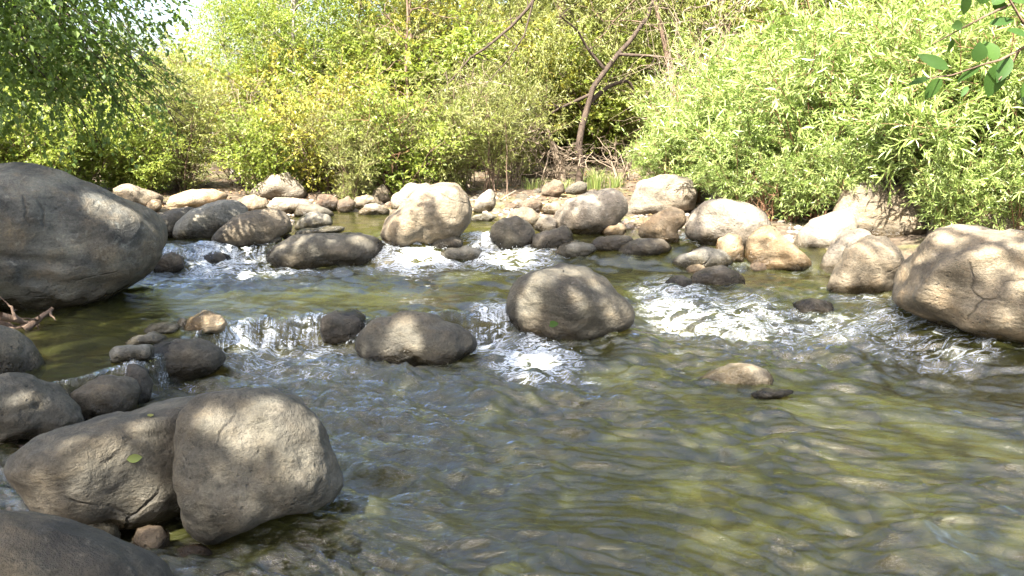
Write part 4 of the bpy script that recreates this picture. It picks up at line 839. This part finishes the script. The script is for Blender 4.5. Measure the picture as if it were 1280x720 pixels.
# ------------------------------------------------------------------ small things on the banks
def grass(px, y, n, h, label):
    r = np.random.default_rng(int(px)); b = MB()
    for i in range(n):
        a, q = r.uniform(0, 6.28), r.random()*.16; p0 = np.array([math.cos(a)*q, math.sin(a)*q, -.02]); hh = h*r.uniform(.5, 1.1); ln = np.array([math.cos(a), math.sin(a), 0])*hh*r.uniform(.1, .6); s = np.array([-math.sin(a+r.normal()), math.cos(a), 0])*.005
        c = [p0, p0+ln*.25+[0, 0, hh*.6], p0+ln*.7+[0, 0, hh*.9], p0+ln+[0, 0, hh*.85]]
        V = []
        for j, q_ in enumerate(c): V += [q_-s*(1-j*.3), q_+s*(1-j*.3)]
        b.add(V, [[0, 1, 3, 2], [2, 3, 5, 4], [4, 5, 7, 6]], r.random())
    o = link('grass_tuft', b.mesh('grass_tuft', smooth=False), LM['grass'], None, foot(px, y)); tag(o, label, 'grass tuft', 'grass tufts on the far bank')
for px, y, n, h, lab in [(745,11.6,130,.32,'bright grass tuft behind the big pale bar boulder'),(768,11.8,90,.26,'grass tuft left of the hollowed boulder'),(705,11.5,60,.2,'short grass tuft by the small grey bank stone'),(665,12,60,.2,'sparse grass tuft behind the brown bank stone')]: grass(px, y, n, h, lab)
def litter():
    r = np.random.default_rng(31); b = MB(); P = []
    while len(P) < 3200:
        if r.random() < .45: x, y = r.uniform(-2.9, -1.2), r.uniform(1.8, 4.6)
        else: x, y = r.uniform(-5, 5), r.uniform(8, 13.5)
        if sdist(np.array([x]), np.array([y]))[0] > .05: P.append((x, y))
    P = np.array(P); z = ground(P[:, 0], P[:, 1])+.012; n = len(P); Q = np.concatenate([P, z[:, None]], 1)
    leaves(b, Q, np.concatenate([r.normal(size=(n, 2)), r.normal(size=(n, 1))*.2], 1), np.concatenate([r.normal(size=(n, 2))*.25, np.ones((n, 1))], 1), r.uniform(.04, .09, n), r.uniform(.02, .045, n), r.random(n))
    tag(link('leaf_litter', b.mesh('leaf_litter', smooth=False), LM['litter']), 'fallen brown leaves scattered on the soil of the banks', 'leaf litter', kind='stuff')
litter()
def single_leaf(px, py, key, size, mat, label, ang):
    p, nrm = on_rock(px, py, key); b = MB(); nrm = Vector(nrm).normalized()
    if nrm.z < 0: nrm = -nrm
    d = Vector((math.cos(ang), math.sin(ang), 0)); d = (d - d.dot(nrm)*nrm).normalized(); s = d.cross(nrm)
    ts = np.linspace(0, 1, 7); pr = np.sin(math.pi*ts**.85)**.8; V = []
    for t, w_ in zip(ts, pr):
        c = d*(t-.5)*size + nrm*(.004+.10*size*t*t)
        V += [c - s*w_*size*.28 + nrm*w_*size*.07, c, c + s*w_*size*.28 + nrm*w_*size*.07]
    b.add([tuple(v) for v in V], [[i*3+j, i*3+j+1, i*3+j+4, i*3+j+3] for i in range(6) for j in (0, 1)], .7)
    tag(link('fallen_leaf', b.mesh('fallen_leaf'), LM[mat], None, p), label, 'leaf')
single_leaf(167,573,'wide sunflecked',.055,'grass','curled pale green leaf lying on the wide sunflecked boulder',.4)
single_leaf(692,378,'in midstream',.10,'near','green leaf lying on the midstream boulder',.2)
single_leaf(692,405,'in midstream',.08,'near','lower green leaf stuck on the wet side of the midstream boulder',.1)
single_leaf(188,521,'wide sunflecked',.04,'gold','tiny yellow leaf on the back edge of the wide sunflecked boulder',2.)
single_leaf(50,540,'olive brown boulder',.07,'gold','yellow-green leaf at the foot of the olive brown boulder',.1)
single_leaf(14,606,'##',.16,'near','long green leaf on the soil at the left edge',.1)
single_leaf(6,618,'##',.12,'near','shorter green leaf below the long green leaf',-.4)
single_leaf(18,628,'##',.11,'gold','yellowish leaf below the green ones at the left edge',.3)
single_leaf(6,562,'##',.10,'near','upright green leaf at the left edge beside the wide sunflecked boulder',1.2)
def driftwood():
    r = np.random.default_rng(44); p = hit(20, 412); root = empty('driftwood', p); tag(root, 'broken driftwood caught beneath the overhang of the huge boulder', 'driftwood')
    for nm, a, e, r0 in (('branch', (30,412), (66,385), .025), ('branch', (0,395), (40,404), .03), ('root', (5,415), (50,400), .018), ('root', (20,400), (10,380), .012), ('root', (-30,400), (30,412), .035)):
        b = MB(); q = curve(r, at_y(*a, p[1]-.05)-p, at_y(*e, p[1]+.1)-p, 8, .25); b.tube(q, r0, r0*.45, 6)
        for j in range(3): k = r.integers(2, 7); b.tube(curve(r, q[k], q[k]+unit(r.normal(size=3))*.12, 4, .3), r0*.4, .003, 4)
        link(nm, b.mesh(nm), BM['brown'], root)
driftwood()
